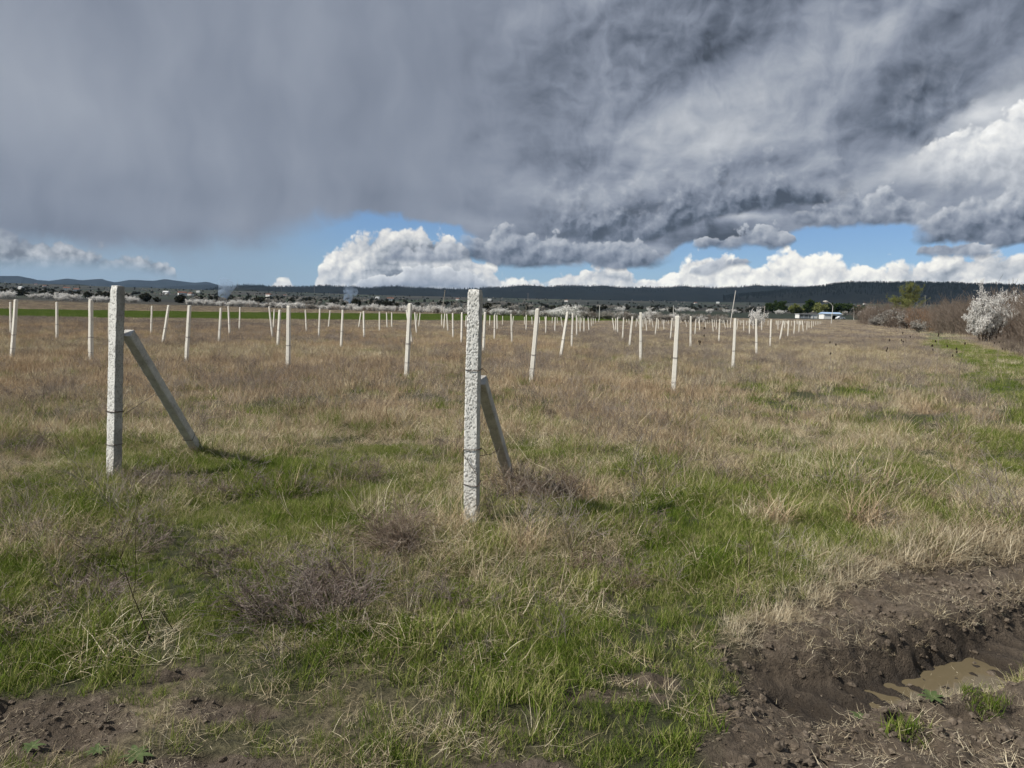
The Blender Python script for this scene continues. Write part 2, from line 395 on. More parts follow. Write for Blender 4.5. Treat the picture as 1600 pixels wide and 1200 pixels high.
def dryness(x, y):
    d = np.interp(y, [1.5, 3.2, 5, 7, 9, 13, 30, 300], [.04, .14, .40, .50, .60, .70, .80, .86])
    d = d + .55 * fbm(x * .55, y * .42, 101, 4) + .30 * fbm(x * 1.9, y * 1.9, 103, 3)
    d = d - .36 * sstep(2.5, 6, x) * sstep(6, 8, y) * sstep(34, 16, y) + .10 * sstep(2.0, 3.2, x) * sstep(4.5, 5.5, y) * sstep(8, 7, y)
    d = d - 1.15 * path_mask(x, y)
    d = d - .5 * np.exp(-(((x + 5.0) / 1.3) ** 2 + ((y - 8.0) / 1.0) ** 2)) - .45 * np.exp(-(((x - .6) / .9) ** 2 + ((y - 5.6) / .6) ** 2)) - .3 * np.exp(-(((x - 6.2) / 1.6) ** 2 + ((y - 10.5) / 2.5) ** 2))
    return np.clip(d, 0, 1)

# ------------------------------------------------------------------ object helpers
COL = scene.collection
def tag(o, label=None, cat=None, group=None, kind=None):
    if label: o['label'] = label
    if cat: o['category'] = cat
    if group: o['group'] = group
    if kind: o['kind'] = kind
    return o
def mesh_np(name, v, f, mats=(), smooth=False, mi=None):
    """v (n,3); f (m,4) or (m,3) int array, or list of such"""
    me = bpy.data.meshes.new(name)
    v = np.asarray(v, np.float32)
    fl = f if isinstance(f, (list, tuple)) else [f]
    fl = [np.asarray(q, np.int32) for q in fl if len(q)]
    me.vertices.add(len(v)); me.vertices.foreach_set('co', v.ravel())
    loops = np.concatenate([q.ravel() for q in fl])
    sizes = np.concatenate([np.full(len(q), q.shape[1], np.int32) for q in fl])
    starts = np.concatenate([[0], np.cumsum(sizes)[:-1]]).astype(np.int32)
    me.loops.add(len(loops)); me.loops.foreach_set('vertex_index', loops)
    me.polygons.add(len(sizes)); me.polygons.foreach_set('loop_start', starts)
    if mi is not None: me.polygons.foreach_set('material_index', np.asarray(mi, np.int32))
    me.polygons.foreach_set('use_smooth', np.full(len(sizes), bool(smooth)))
    for m in (mats if isinstance(mats, (list, tuple)) else [mats]): me.materials.append(m)
    me.update(calc_edges=True)
    return me
def obj(name, me, parent=None, loc=(0, 0, 0), rot=(0, 0, 0), scl=None):
    o = bpy.data.objects.new(name, me); COL.objects.link(o)
    o.location = loc; o.rotation_euler = rot
    if scl is not None: o.scale = scl if hasattr(scl, '__len__') else (scl,) * 3
    if parent is not None: o.parent = parent
    return o
def empty(name, loc=(0, 0, 0), rot=(0, 0, 0)):
    o = bpy.data.objects.new(name, None); COL.objects.link(o)
    o.empty_display_size = .2
    o.location = loc; o.rotation_euler = rot
    return o
class Geo:
    def __init__(self): self.v = []; self.q = []; self.t = []; self.n = 0
    def add(self, v, q=None, t=None):
        v = np.asarray(v, float).reshape(-1, 3)
        if q is not None and len(q): self.q.append(np.asarray(q, int).reshape(-1, 4) + self.n)
        if t is not None and len(t): self.t.append(np.asarray(t, int).reshape(-1, 3) + self.n)
        self.v.append(v); self.n += len(v)
        return self
    def box(self, c, s, rz=0.0):
        c = np.asarray(c, float); s = np.asarray(s, float) / 2
        v = np.array([[x, y, z] for z in (-1, 1) for y in (-1, 1) for x in (-1, 1)], float) * s
        ca, sa = math.cos(rz), math.sin(rz)
        v = np.stack([v[:, 0] * ca - v[:, 1] * sa, v[:, 0] * sa + v[:, 1] * ca, v[:, 2]], 1) + c
        return self.add(v, [[0, 2, 3, 1], [4, 5, 7, 6], [0, 1, 5, 4], [2, 6, 7, 3], [0, 4, 6, 2], [1, 3, 7, 5]])
    def tube(self, pts, r, n=5, cap=True):
        pts = np.asarray(pts, float)
        r = np.full(len(pts), r) if np.isscalar(r) else np.asarray(r, float)
        d = np.gradient(pts, axis=0); d /= np.linalg.norm(d, axis=1)[:, None] + 1e-9
        ref = np.array([0, 0, 1.]) if abs(d[0][2]) < .9 else np.array([1., 0, 0])
        a = np.cross(d, ref); a /= np.linalg.norm(a, axis=1)[:, None] + 1e-9
        b = np.cross(d, a)
        ang = np.arange(n) * 2 * np.pi / n
        v = pts[:, None, :] + r[:, None, None] * (a[:, None, :] * np.cos(ang)[None, :, None] + b[:, None, :] * np.sin(ang)[None, :, None])
        q = []
        for i in range(len(pts) - 1):
            for k in range(n):
                q.append([i * n + k, i * n + (k + 1) % n, (i + 1) * n + (k + 1) % n, (i + 1) * n + k])
        v = v.reshape(-1, 3)
        t = []
        if cap:
            v = np.vstack([v, pts[0], pts[-1]]); m = len(pts) * n
            for k in range(n):
                t.append([m, (k + 1) % n, k]); t.append([m + 1, (len(pts) - 1) * n + k, (len(pts) - 1) * n + (k + 1) % n])
        return self.add(v, q, t)
    def mesh(self, name, mat, smooth=False):
        f = []
        if self.q: f.append(np.vstack(self.q))
        if self.t: f.append(np.vstack(self.t))
        return mesh_np(name, np.vstack(self.v), f, mat, smooth)

# ------------------------------------------------------------------ materials
def mat(name):
    m = bpy.data.materials.new(name); m.use_nodes = True
    m.node_tree.nodes.clear()
    n = N(m.node_tree)
    return m, n
def finish(m, n, shader):
    o = n.new('ShaderNodeOutputMaterial'); m.node_tree.links.new(shader, o.inputs[0])
    return m
def principled(n, col, rough=.8, spec=.3, bump=None, bump_d=.01, bump_s=.5):
    p = n.new('ShaderNodeBsdfPrincipled')
    n.put(p.inputs['Base Color'], tuple(col) + (1,) if isinstance(col, (tuple, list)) and len(col) == 3 else col)
    n.put(p.inputs['Roughness'], rough); n.put(p.inputs['Specular IOR Level'], spec)
    if bump is not None:
        b = n.new('ShaderNodeBump'); n.put(b.inputs['Height'], bump)
        b.inputs['Distance'].default_value = bump_d; b.inputs['Strength'].default_value = bump_s
        n.t.links.new(b.outputs[0], p.inputs['Normal'])
    return p.outputs[0]
def blade_mat(name, cols, scale=.9, trans=.25):
    """colour differs blade to blade, tuft to tuft and patch to patch"""
    m, n = mat(name)
    pos = n.new('ShaderNodeNewGeometry').outputs['Position']
    oi = n.new('ShaderNodeObjectInfo').outputs['Random']
    isl = n.new('ShaderNodeNewGeometry').outputs['Random Per Island']
    patch = n.noise(pos, scale, 3, .6)
    f = n.m('ADD', n.m('MULTIPLY', n.m('SUBTRACT', patch, .5), 1.5), n.m('MULTIPLY', isl, .85))
    f = n.m('ADD', f, n.m('MULTIPLY', oi, .25))
    k = len(cols)
    c = n.ramp(n.mr(f, .05, .95, 0, 1, False), [(i / (k - 1), q) for i, q in enumerate(cols)])
    d = n.new('ShaderNodeBsdfDiffuse'); n.put(d.inputs[0], c)
    t = n.new('ShaderNodeBsdfTranslucent'); n.put(t.inputs[0], c)
    mx = n.new('ShaderNodeMixShader'); mx.inputs[0].default_value = trans
    m.node_tree.links.new(d.outputs[0], mx.inputs[1]); m.node_tree.links.new(t.outputs[0], mx.inputs[2])
    return finish(m, n, mx.outputs[0])
M = {}
M['green'] = blade_mat('green_blades', [(.075, .125, .016), (.12, .175, .025), (.175, .225, .042), (.27, .28, .085), (.44, .40, .20)], 1.3, .3)
M['crop'] = blade_mat('crop_blades', [(.09, .14, .03), (.13, .18, .04), (.17, .21, .06)], .2, .3)
M['dry'] = blade_mat('dry_blades', [(.20, .15, .095), (.33, .265, .165), (.46, .375, .24), (.57, .485, .325), (.72, .645, .46)], .7, .2)
M['warm'] = blade_mat('warm_dry_blades', [(.26, .18, .11), (.40, .295, .185), (.52, .40, .26), (.66, .55, .38)], .3, .2)
M['weed'] = blade_mat('dead_weed_stems', [(.12, .09, .075), (.20, .16, .13), (.30, .25, .21), (.42, .37, .31)], .5, .05)
M['straw'] = blade_mat('pale_straw', [(.30, .23, .15), (.44, .36, .24), (.56, .48, .33), (.66, .58, .42)], 3, .15)
M['deadgrey'] = blade_mat('dead_bush_grey', [(.10, .075, .06), (.17, .13, .11), (.25, .20, .17), (.36, .31, .26)], 4, .05)
M['deadred'] = blade_mat('dead_bush_red', [(.09, .06, .045), (.17, .12, .09), (.26, .20, .15), (.38, .31, .24)], 4, .05)
M['darkstem'] = blade_mat('dark_stem', [(.03, .022, .017), (.06, .045, .033)], 4, .0)

def ground_material():
    m, n = mat('field_ground')
    g = n.new('ShaderNodeNewGeometry').outputs['Position']
    x, y, z = n.sep(g)[0:3]
    flat = n.xyz(x, y, 0.0)
    def attr(a):
        q = n.new('ShaderNodeAttribute'); q.attribute_name = a
        return q.outputs['Fac']
    mud, dry, crop, wet = attr('mud'), attr('dry'), attr('crop'), attr('wet')
    d = n.vm('LENGTH', flat)
    n1 = n.noise(g, 3.0, 6, .6); n2 = n.noise(g, 28.0, 4, .65); n3 = n.noise(g, .6, 4, .6)
    n4 = n.noise(g, 90.0, 5, .7)
    thatch = n.ramp(n.m('ADD', n.m('MULTIPLY', n2, .7), n.m('MULTIPLY', n1, .35)), [(.25, (.035, .028, .018)), (.45, (.085, .066, .042)), (.62, (.24, .19, .12)), (.8, (.33, .275, .18))])
    greenc = n.ramp(n2, [(.3, (.028, .030, .013)), (.6, (.062, .066, .026)), (.8, (.12, .115, .055))])
    near = n.mix(n.mr(dry, .25, .75), greenc, thatch)
    # dead stalks read as brown and grey-violet from afar
    fardry = n.ramp(n.m('ADD', n.m('MULTIPLY', n3, .6), n.m('MULTIPLY', n.noise(g, .09, 4, .6), .4)), [(.30, (.17, .135, .10)), (.5, (.25, .195, .14)), (.7, (.31, .25, .175))])
    fargreen = n.ramp(n3, [(.3, (.09, .115, .035)), (.7, (.15, .165, .07))])
    mid = n.mix(n.mr(dry, .1, .6), fargreen, fardry)
    col = n.mix(n.mr(d, 14, 50), near, mid)
    col = n.mix(crop, col, n.ramp(n.noise(g, .5, 3), [(.3, (.06, .085, .025)), (.7, (.11, .14, .045))]))
    # far parcels of land, darkened so the colour carries the cloud shadow
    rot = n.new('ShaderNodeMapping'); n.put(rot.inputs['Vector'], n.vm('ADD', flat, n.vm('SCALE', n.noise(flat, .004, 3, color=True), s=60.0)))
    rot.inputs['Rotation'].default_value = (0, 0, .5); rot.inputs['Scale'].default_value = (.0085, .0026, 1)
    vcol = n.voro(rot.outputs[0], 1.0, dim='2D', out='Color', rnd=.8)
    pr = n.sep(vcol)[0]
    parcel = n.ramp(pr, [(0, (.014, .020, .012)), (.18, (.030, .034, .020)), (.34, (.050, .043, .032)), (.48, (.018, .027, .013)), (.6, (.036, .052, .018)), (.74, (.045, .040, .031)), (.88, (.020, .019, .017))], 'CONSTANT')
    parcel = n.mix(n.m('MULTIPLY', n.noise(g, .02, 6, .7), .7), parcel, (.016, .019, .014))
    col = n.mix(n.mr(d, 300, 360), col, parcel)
    mudc = n.ramp(n.m('ADD', n.m('MULTIPLY', n1, .45), n.m('MULTIPLY', n2, .55)), [(.28, (.046, .035, .025)), (.5, (.108, .083, .059)), (.72, (.20, .16, .12))])
    mudc = n.mix(wet, mudc, (.045, .034, .024))
    col = n.mix(mud, col, mudc)
    bump = n.m('ADD', n.m('MULTIPLY', n2, .6), n.m('MULTIPLY', n4, .35))
    rough = n.m('SUBTRACT', .95, n.m('MULTIPLY', wet, .42))
    return finish(m, n, principled(n, col, rough, .3, bump, .05, 1.0))
M['ground'] = ground_material()

# ------------------------------------------------------------------ ground sheet
def axis(lo_fine, hi_fine, step, lo, hi, grow):
    a = list(np.arange(lo_fine, hi_fine + 1e-6, step))
    s = step; p = a[-1]
    while p < hi: s *= grow; p += s; a.append(p)
    s = step; p = a[0]; b = []
    while p > lo: s *= grow; p -= s; b.append(p)
    return np.array(b[::-1] + a)
gx = axis(-2.3, 4.4, .02, -7500, 7500, 1.06)
gy = axis(2.3, 6.2, .02, -900, 8500, 1.06)
GX, GY = np.meshgrid(gx, gy)
gxx, gyy = GX.ravel(), GY.ravel()
gzz = ground_z(gxx, gyy)
nx, ny = len(gx), len(gy)
ii = (np.arange(ny - 1)[:, None] * nx + np.arange(nx - 1)[None, :]).ravel()
gq = np.stack([ii, ii + 1, ii + nx + 1, ii + nx], 1)
gme = mesh_np('ground', np.stack([gxx, gyy, gzz], 1), gq, M['ground'], True)
def set_attr(me, name, vals):
    a = me.attributes.new(name, 'FLOAT', 'POINT'); a.data.foreach_set('value', np.asarray(vals, np.float32))
gm = np.where(np.hypot(gxx, gyy) < 12, mud_mask(gxx, gyy), 0)
PUD_Z = float(np.median(ground_z(np.linspace(1.9, 2.4, 20), np.linspace(3.35, 3.6, 20)))) + .011
set_attr(gme, 'mud', gm)
set_attr(gme, 'dry', dryness(gxx, gyy))
set_attr(gme, 'crop', crop_mask(gxx, gyy))
_t = (gyy - y_near(gxx)) / np.maximum(y_cliff(gxx) - y_near(gxx), .05)
wetv = sstep(.075, .015, gzz - PUD_Z) * gm * sstep(.9, 1.3, gxx)
set_attr(gme, 'wet', np.clip(wetv, 0, 1))
ground = tag(obj('ground', gme), kind='structure')

# puddle lying in the rut
m, n = mat('muddy_water')
pg = n.new('ShaderNodeNewGeometry').outputs['Position']
pc = n.mix(n.noise(pg, 3, 3), (.12, .095, .055), (.165, .132, .078))
M['water'] = finish(m, n, principled(n, pc, .06, .5, n.noise(pg, 22, 2), .004, .12))
pp = np.array([(1.62, 3.05), (1.66, 3.42), (1.9, 3.64), (2.2, 3.80), (2.6, 4.0), (3.0, 4.2), (2.95, 3.7), (2.45, 3.3), (2.1, 3.1), (1.85, 3.0)])
pv = np.vstack([[2.2, 3.55], pp])
pv = np.column_stack([pv, np.full(len(pv), PUD_Z)])
k = len(pp)
puddle = tag(obj('puddle', mesh_np('puddle', pv, np.array([[0, 1 + i, 1 + (i + 1) % k] for i in range(k)][::1]), M['water'])), kind='structure')

# ------------------------------------------------------------------ hills
def ridge(name, sky_px, D, material, depth=2200.0, back=3000.0, foot=None, rough=.10, seed=0, step=6, jag=0.0):
    xs = np.arange(sky_px[0][0], sky_px[-1][0] + .1, step)
    ys = np.interp(xs, [q[0] for q in sky_px], [q[1] for q in sky_px])
    rows = [-1.0, -.85, -.7, -.55, -.4, -.28, -.18, -.1, -.04, 0.0, .06, .2, .5, 1.0]
    v = []
    crest = []
    for i, (a, b) in enumerate(zip(xs, ys)):
        d = ray(a, b); d = d * (1 / math.hypot(d.x, d.y))
        ux, uy = d.x, d.y
        zt = EYE + d.z * D
        crest.append((ux * D, uy * D, zt))
        for t in rows:
            dist = D + (t * depth if t < 0 else t * back)
            X, Y = ux * dist, uy * dist
            zb = float(base_z(np.array([X]), np.array([Y]))[0]) - 6
            s = 1 - abs(t); f = s * s * (3 - 2 * s) if t < 0 else (1 - t) ** 1.5
            nn = float(fbm(np.array([a * .035 + t * 1.5]), np.array([t * 2.2 + a * .004]), seed, 4)[0])
            z = zb + (zt - zb) * f
            if -1 < t < 0: z += (zt - zb) * rough * nn * min(1, 5 * abs(t)) * 1.4
            if t == 0: z += jag * nn
            v.append((X, Y, z))
    R_ = len(rows); n_ = len(xs)
    q = []
    for i in range(n_ - 1):
        for j in range(R_ - 1):
            q.append([i * R_ + j, (i + 1) * R_ + j, (i + 1) * R_ + j + 1, i * R_ + j + 1])
    me = mesh_np(name, np.array(v), np.array(q), material, True)
    o = tag(obj(name, me), kind='structure')
    return np.array(v).reshape(n_, R_, 3)
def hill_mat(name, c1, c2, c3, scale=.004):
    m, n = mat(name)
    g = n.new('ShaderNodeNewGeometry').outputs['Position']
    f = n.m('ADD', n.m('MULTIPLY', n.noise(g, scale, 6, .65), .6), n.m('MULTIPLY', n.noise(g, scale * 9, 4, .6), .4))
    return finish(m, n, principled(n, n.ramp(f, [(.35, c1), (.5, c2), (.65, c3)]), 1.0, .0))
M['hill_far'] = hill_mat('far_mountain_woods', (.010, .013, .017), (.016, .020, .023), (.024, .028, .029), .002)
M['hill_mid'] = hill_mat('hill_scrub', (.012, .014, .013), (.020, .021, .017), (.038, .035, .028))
M['hill_wood'] = hill_mat('hill_pine_wood', (.006, .008, .009), (.010, .012, .012), (.018, .019, .017))  # near-black wood tone, cloud shadow over the hills put into the colour
M['hill_soil'] = hill_mat('hill_bare_soil', (.070, .052, .038), (.10, .078, .056), (.075, .070, .045), .01)
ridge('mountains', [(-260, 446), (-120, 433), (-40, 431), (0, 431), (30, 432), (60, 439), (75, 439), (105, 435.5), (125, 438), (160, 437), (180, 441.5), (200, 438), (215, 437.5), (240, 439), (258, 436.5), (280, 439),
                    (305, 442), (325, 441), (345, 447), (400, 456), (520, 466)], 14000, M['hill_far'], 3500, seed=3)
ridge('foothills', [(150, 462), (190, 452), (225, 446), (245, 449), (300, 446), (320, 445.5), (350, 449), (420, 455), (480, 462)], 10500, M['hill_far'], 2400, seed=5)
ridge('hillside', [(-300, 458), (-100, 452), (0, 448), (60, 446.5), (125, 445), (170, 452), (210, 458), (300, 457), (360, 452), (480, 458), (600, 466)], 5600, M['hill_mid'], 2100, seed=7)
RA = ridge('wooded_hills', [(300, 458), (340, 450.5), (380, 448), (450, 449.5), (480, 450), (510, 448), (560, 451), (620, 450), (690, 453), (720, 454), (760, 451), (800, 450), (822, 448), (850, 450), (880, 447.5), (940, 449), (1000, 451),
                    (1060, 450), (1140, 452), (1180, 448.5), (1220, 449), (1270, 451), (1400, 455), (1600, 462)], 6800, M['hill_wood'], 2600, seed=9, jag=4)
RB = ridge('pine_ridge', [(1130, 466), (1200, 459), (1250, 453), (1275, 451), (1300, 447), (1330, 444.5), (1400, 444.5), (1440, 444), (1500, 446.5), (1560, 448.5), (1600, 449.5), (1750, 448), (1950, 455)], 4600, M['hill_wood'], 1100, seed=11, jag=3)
ridge('brown_rise', [(1440, 486), (1480, 481), (1510, 475), (1535, 471), (1560, 467), (1600, 464), (1750, 457), (2000, 455)], 900, M['hill_soil'], 330, 700, seed=13, rough=.03)

# ------------------------------------------------------------------ scattering with geometry nodes
rng = np.random.default_rng(7)
def scatter(name, label, cat, variants, P_, rotz, scl, idx, tilt=None):
    """one object of stuff: every point carries one clump of real blades"""
    src = bpy.data.collections.new(name + '_kinds')
    for k, me in enumerate(variants):
        o = bpy.data.objects.new('%s_clump' % name, me)
        src.objects.link(o)
    names = sorted(o.name for o in src.objects)
    P_ = np.asarray(P_, float)
    me = bpy.data.meshes.new(name)
    me.vertices.add(len(P_)); me.vertices.foreach_set('co', P_.astype(np.float32).ravel())
    r = np.zeros((len(P_), 3), np.float32); r[:, 2] = rotz
    if tilt is not None: r[:, 0] = tilt[:, 0]; r[:, 1] = tilt[:, 1]
    a = me.attributes.new('turn', 'FLOAT_VECTOR', 'POINT'); a.data.foreach_set('vector', r.ravel())
    a = me.attributes.new('size', 'FLOAT', 'POINT'); a.data.foreach_set('value', np.asarray(scl, np.float32))
    a = me.attributes.new('kindno', 'INT', 'POINT'); a.data.foreach_set('value', np.asarray(idx, np.int32))
    me.materials.append(variants[0].materials[0])
    o = obj(name, me)
    ng = bpy.data.node_groups.new(name, 'GeometryNodeTree')
    ng.interface.new_socket('Geometry', in_out='INPUT', socket_type='NodeSocketGeometry')
    ng.interface.new_socket('Geometry', in_out='OUTPUT', socket_type='NodeSocketGeometry')
    gi = ng.nodes.new('NodeGroupInput'); go = ng.nodes.new('NodeGroupOutput')
    ip = ng.nodes.new('GeometryNodeInstanceOnPoints')
    ci = ng.nodes.new('GeometryNodeCollectionInfo'); ci.inputs[0].default_value = src
    ci.inputs['Separate Children'].default_value = True; ci.inputs['Reset Children'].default_value = True
    def na(nm, typ):
        q = ng.nodes.new('GeometryNodeInputNamedAttribute'); q.data_type = typ; q.inputs[0].default_value = nm
        return q.outputs[0]
    L = ng.links.new
    L(gi.outputs[0], ip.inputs['Points']); L(ci.outputs[0], ip.inputs['Instance'])
    ip.inputs['Pick Instance'].default_value = True
    L(na('kindno', 'INT'), ip.inputs['Instance Index'])
    e2r = ng.nodes.new('FunctionNodeEulerToRotation'); L(na('turn', 'FLOAT_VECTOR'), e2r.inputs[0])
    L(e2r.outputs[0], ip.inputs['Rotation'])
    L(na('size', 'FLOAT'), ip.inputs['Scale'])
    L(ip.outputs[0], go.inputs[0])
    md = o.modifiers.new('scatter', 'NODES'); md.node_group = ng
    return tag(o, label, cat, kind='stuff')

def clump(name, mat_, nb, radius, L0, L1, wid, lean=.35, droop=.5, seed=0, segs=3, lie=0.0, z0=-.01, kink=0.0):
    """nb tapering blades"""
    r = np.random.default_rng(seed)
    ang = r.uniform(0, 2 * np.pi, nb); rad = radius * np.sqrt(r.uniform(0, 1, nb))
    base = np.stack([rad * np.cos(ang), rad * np.sin(ang), np.full(nb, z0)], 1)
    out = r.uniform(0, 2 * np.pi, nb)
    L_ = r.uniform(L0, L1, nb) * np.where(r.uniform(size=nb) < .15, 1.25, 1)
    th = np.abs(r.normal(lean, lean * .6, nb)) if lie == 0 else np.clip(r.normal(lie, .25, nb), .2, 1.62)
    dr = r.uniform(.2, 1.0, nb) * droop
    h = np.stack([np.cos(out), np.sin(out), np.zeros(nb)], 1)
    face = out + np.pi / 2 + r.normal(0, .9, nb)
    side = np.stack([np.cos(face), np.sin(face), np.zeros(nb)], 1)
    V = []; p = base.copy(); t = th.copy()
    for s in range(segs + 1):
        wd = wid * (1 - (s / segs) ** 1.6) * r.uniform(.8, 1.2, nb)
        if s < segs:
            V.append(p - side * wd[:, None] / 2); V.append(p + side * wd[:, None] / 2)
        else: V.append(p.copy())
        t = t + dr / segs * (1.2 if s else .6) + (r.normal(0, kink, nb) if kink else 0)
        p = p + (h * np.sin(t)[:, None] + np.array([0, 0, 1.]) * np.cos(t)[:, None]) * (L_ / segs)[:, None]
        p[:, 2] = np.maximum(p[:, 2], .004 + z0 * 0)
    k = 2 * segs + 1
    v = np.stack(V, 1).reshape(-1, 3)
    b = np.arange(nb)[:, None] * k
    q = [np.stack([b[:, 0] + 2 * s, b[:, 0] + 2 * s + 1, b[:, 0] + 2 * s + 3, b[:, 0] + 2 * s + 2], 1) for s in range(segs - 1)]
    tr = np.stack([b[:, 0] + 2 * segs - 2, b[:, 0] + 2 * segs - 1, b[:, 0] + 2 * segs], 1)
    return mesh_np(name, v, [np.vstack(q), tr] if q else [tr], mat_, False)

def twigs(seed, height, spread, stems, depth, splits, r0, tilt=.5, wander=.25, segl=4, lean=(0, 0), minr=.0015, updraw=.0, base_r=.1):
    """recursive branching, returns list of polylines with radii and a list of (tip, direction) along outer branches"""
    r = random.Random(seed); lines = []; tips = []
    def grow(p, d, L_, rad, lev):
        pts = [p.copy()]; rr = [rad]
        q = p.copy(); dd = d.copy()
        for s in range(segl):
            dd = dd + Vector((r.gauss(0, wander), r.gauss(0, wander), r.gauss(0, wander * .7) + updraw)) * .5
            dd.normalize()
            q = q + dd * (L_ / segl)
            pts.append(q.copy()); rr.append(max(minr, rad * (1 - .55 * (s + 1) / segl)))
            if lev >= depth - 1: tips.append((q.copy(), dd.copy()))
        lines.append((pts, rr, lev))
        if lev < depth:
            for k in range(splits):
                i = r.randint(1, segl)
                a = Vector((r.gauss(0, 1), r.gauss(0, 1), r.gauss(0, .8))).normalized()
                nd = (dd * 1.0 + a * tilt * r.uniform(.6, 1.4)).normalized()
                grow(pts[i], nd, L_ * r.uniform(.5, .8), max(minr, rr[i] * .62), lev + 1)
    for k in range(stems):
        a = r.uniform(0, 2 * math.pi); s = r.uniform(0, 1) ** .5
        p = Vector((math.cos(a) * base_r * s, math.sin(a) * base_r * s, -.03))
        d = Vector((math.cos(a) * spread * s * r.uniform(.4, 1.2) + lean[0], math.sin(a) * spread * s * r.uniform(.4, 1.2) + lean[1], 1)).normalized()
        grow(p, d, height * r.uniform(.4, .62), r0 * r.uniform(.6, 1), 0)
    return lines, tips
def wood_mesh(name, lines, mat_, n=3):
    V = []; Q = []; off = 0
    ang = np.arange(n) * 2 * np.pi / n
    ca, sa = np.cos(ang)[None, :, None], np.sin(ang)[None, :, None]
    for pts, rr, lev in lines:
        pts = np.array([tuple(q) for q in pts]); rr = np.array(rr)
        d = pts[-1] - pts[0]; d = d / (np.linalg.norm(d) + 1e-9)
        a = np.cross(d, [0, 0, 1.] if abs(d[2]) < .9 else [1., 0, 0]); a /= np.linalg.norm(a); b = np.cross(d, a)
        v = pts[:, None, :] + rr[:, None, None] * (a * ca + b * sa)
        m_ = len(pts)
        i = np.repeat(np.arange(m_ - 1), n); k = np.tile(np.arange(n), m_ - 1)
        Q.append(np.stack([i * n + k, i * n + (k + 1) % n, (i + 1) * n + (k + 1) % n, (i + 1) * n + k], 1) + off)
        V.append(v.reshape(-1, 3)); off += m_ * n
    return mesh_np(name, np.vstack(V), np.vstack(Q), mat_, True)
def leaf_mesh(name, tips, per, size, jitter, mat_, seed=0, squash=1.0, bias=None):
    r = np.random.default_rng(seed)
    t = np.array([tuple(q[0]) for q in tips])
    if bias is not None: t = t[bias(t, r)]
    c = np.repeat(t, per, 0); k = len(c)
    c = c + r.normal(0, jitter, (k, 3))
    u = r.normal(size=(k, 3)); u /= np.linalg.norm(u, axis=1)[:, None]
    w_ = np.cross(u, r.normal(size=(k, 3))); w_ /= np.linalg.norm(w_, axis=1)[:, None]
    s = size * r.uniform(.55, 1.25, k)[:, None]
    v = np.stack([c - u * s * .5, c + w_ * s * .38 * squash, c + u * s * .5, c - w_ * s * .38 * squash], 1).reshape(-1, 3)
    q = np.arange(k * 4).reshape(-1, 4)
    return mesh_np(name, v, q, mat_, False)

# ------------------------------------------------------------------ grass of every length
G = {}
G['green'] = [clump('green', M['green'], 26, .05, .04, .105, .0042, .35, .8, s, 3) for s in range(4)]
G['greenlong'] = [clump('greenlong', M['green'], 24, .06, .10, .24, .0040, .28, .9, 20 + s, 4) for s in range(4)]
G['lie'] = [clump('lie', M['dry'], 22, .09, .07, .20, .0032, 0, .4, 40 + s, 4, lie=1.25, z0=.015, kink=.25) for s in range(4)]
G['dryup'] = [clump('dryup', M['dry'], 20, .06, .10, .27, .0030, .45, 1.1, 60 + s, 4, kink=.18) for s in range(4)]
G['warmup'] = [clump('warmup', M['warm'], 34, .14, .12, .30, .0050, .40, .9, 80 + s, 3, kink=.15) for s in range(4)]
def weed(seed, n, h, mat_, rad=.12):
    lines, tips = twigs(seed, h, .5, n, 2, 4, .0035, .7, .3, 3, minr=.0011, base_r=rad)
    return wood_mesh('weed', lines, mat_)
G['weed'] = [weed(s, 4, .42, M['weed']) for s in range(4)]
G['mid_dry'] = [clump('mid_dry', M['dry'], 110, .45, .12, .34, .008, .45, .8, 100 + s, 3, kink=.2) for s in range(3)] + \
               [clump('mid_warm', M['warm'], 110, .45, .12, .34, .008, .45, .8, 110 + s, 3, kink=.2) for s in range(3)]
G['mid_green'] = [clump('mid_green', M['green'], 120, .45, .08, .20, .009, .4, .8, 120 + s, 3) for s in range(3)]
G['mid_weed'] = [weed(30 + s, 16, .50, M['weed'], .5) for s in range(3)]
G['far_dry'] = [clump('far_dry', M['dry'], 200, 1.3, .15, .38, .022, .4, .7, 130 + s, 2) for s in range(2)] + [clump('far_weed', M['weed'], 220, 1.3, .18, .45, .015, .3, .5, 140 + s, 2) for s in range(2)]
G['crop'] = [clump('crop', M['crop'], 160, 1.2, .12, .30, .03, .4, .8, 150 + s, 2) for s in range(2)]

def frustum_pts(y0, y1, per_m2, margin=.8, extra=1.0):
    """random points over the ground the picture looks at, and some way to each side"""
    wfn = lambda d: 2 * (.74 * d + margin)
    area = .74 * (y1 ** 2 - y0 ** 2) + 2 * margin * (y1 - y0)
    k = int(area * per_m2 * extra)
    y = np.sqrt(rng.uniform(y0 ** 2, y1 ** 2, int(k * 1.0)))
    x = rng.uniform(-1, 1, len(y)) * (.74 * y + margin)
    return x, y
def put(name, label, cat, variants, x, y, s0, s1, z_off=0.0, kinds=None, tilt=.12, lift=None):
    z = ground_z(x, y) + z_off
    n_ = len(x)
    idx = rng.integers(0, len(variants), n_) if kinds is None else kinds
    tl = rng.normal(0, tilt, (n_, 2))
    hgt = np.clip(.88 + .75 * fbm(x * .9, y * .9, 777, 3) + .35 * fbm(x * 3.1, y * 3.1, 778, 2), .5, 1.5) * np.interp(y, [2, 3.4, 6], [.62, .88, 1.05]) if y.max() < 30 else 1.0
    return scatter(name, label, cat, variants, np.stack([x, y, z], 1), rng.uniform(0, 6.28, n_), rng.uniform(s0, s1, n_) * hgt, idx, tl)

def cover(x, y):
    m_ = mud_mask(x, y) * (np.hypot(x, y) < 12)
    return m_
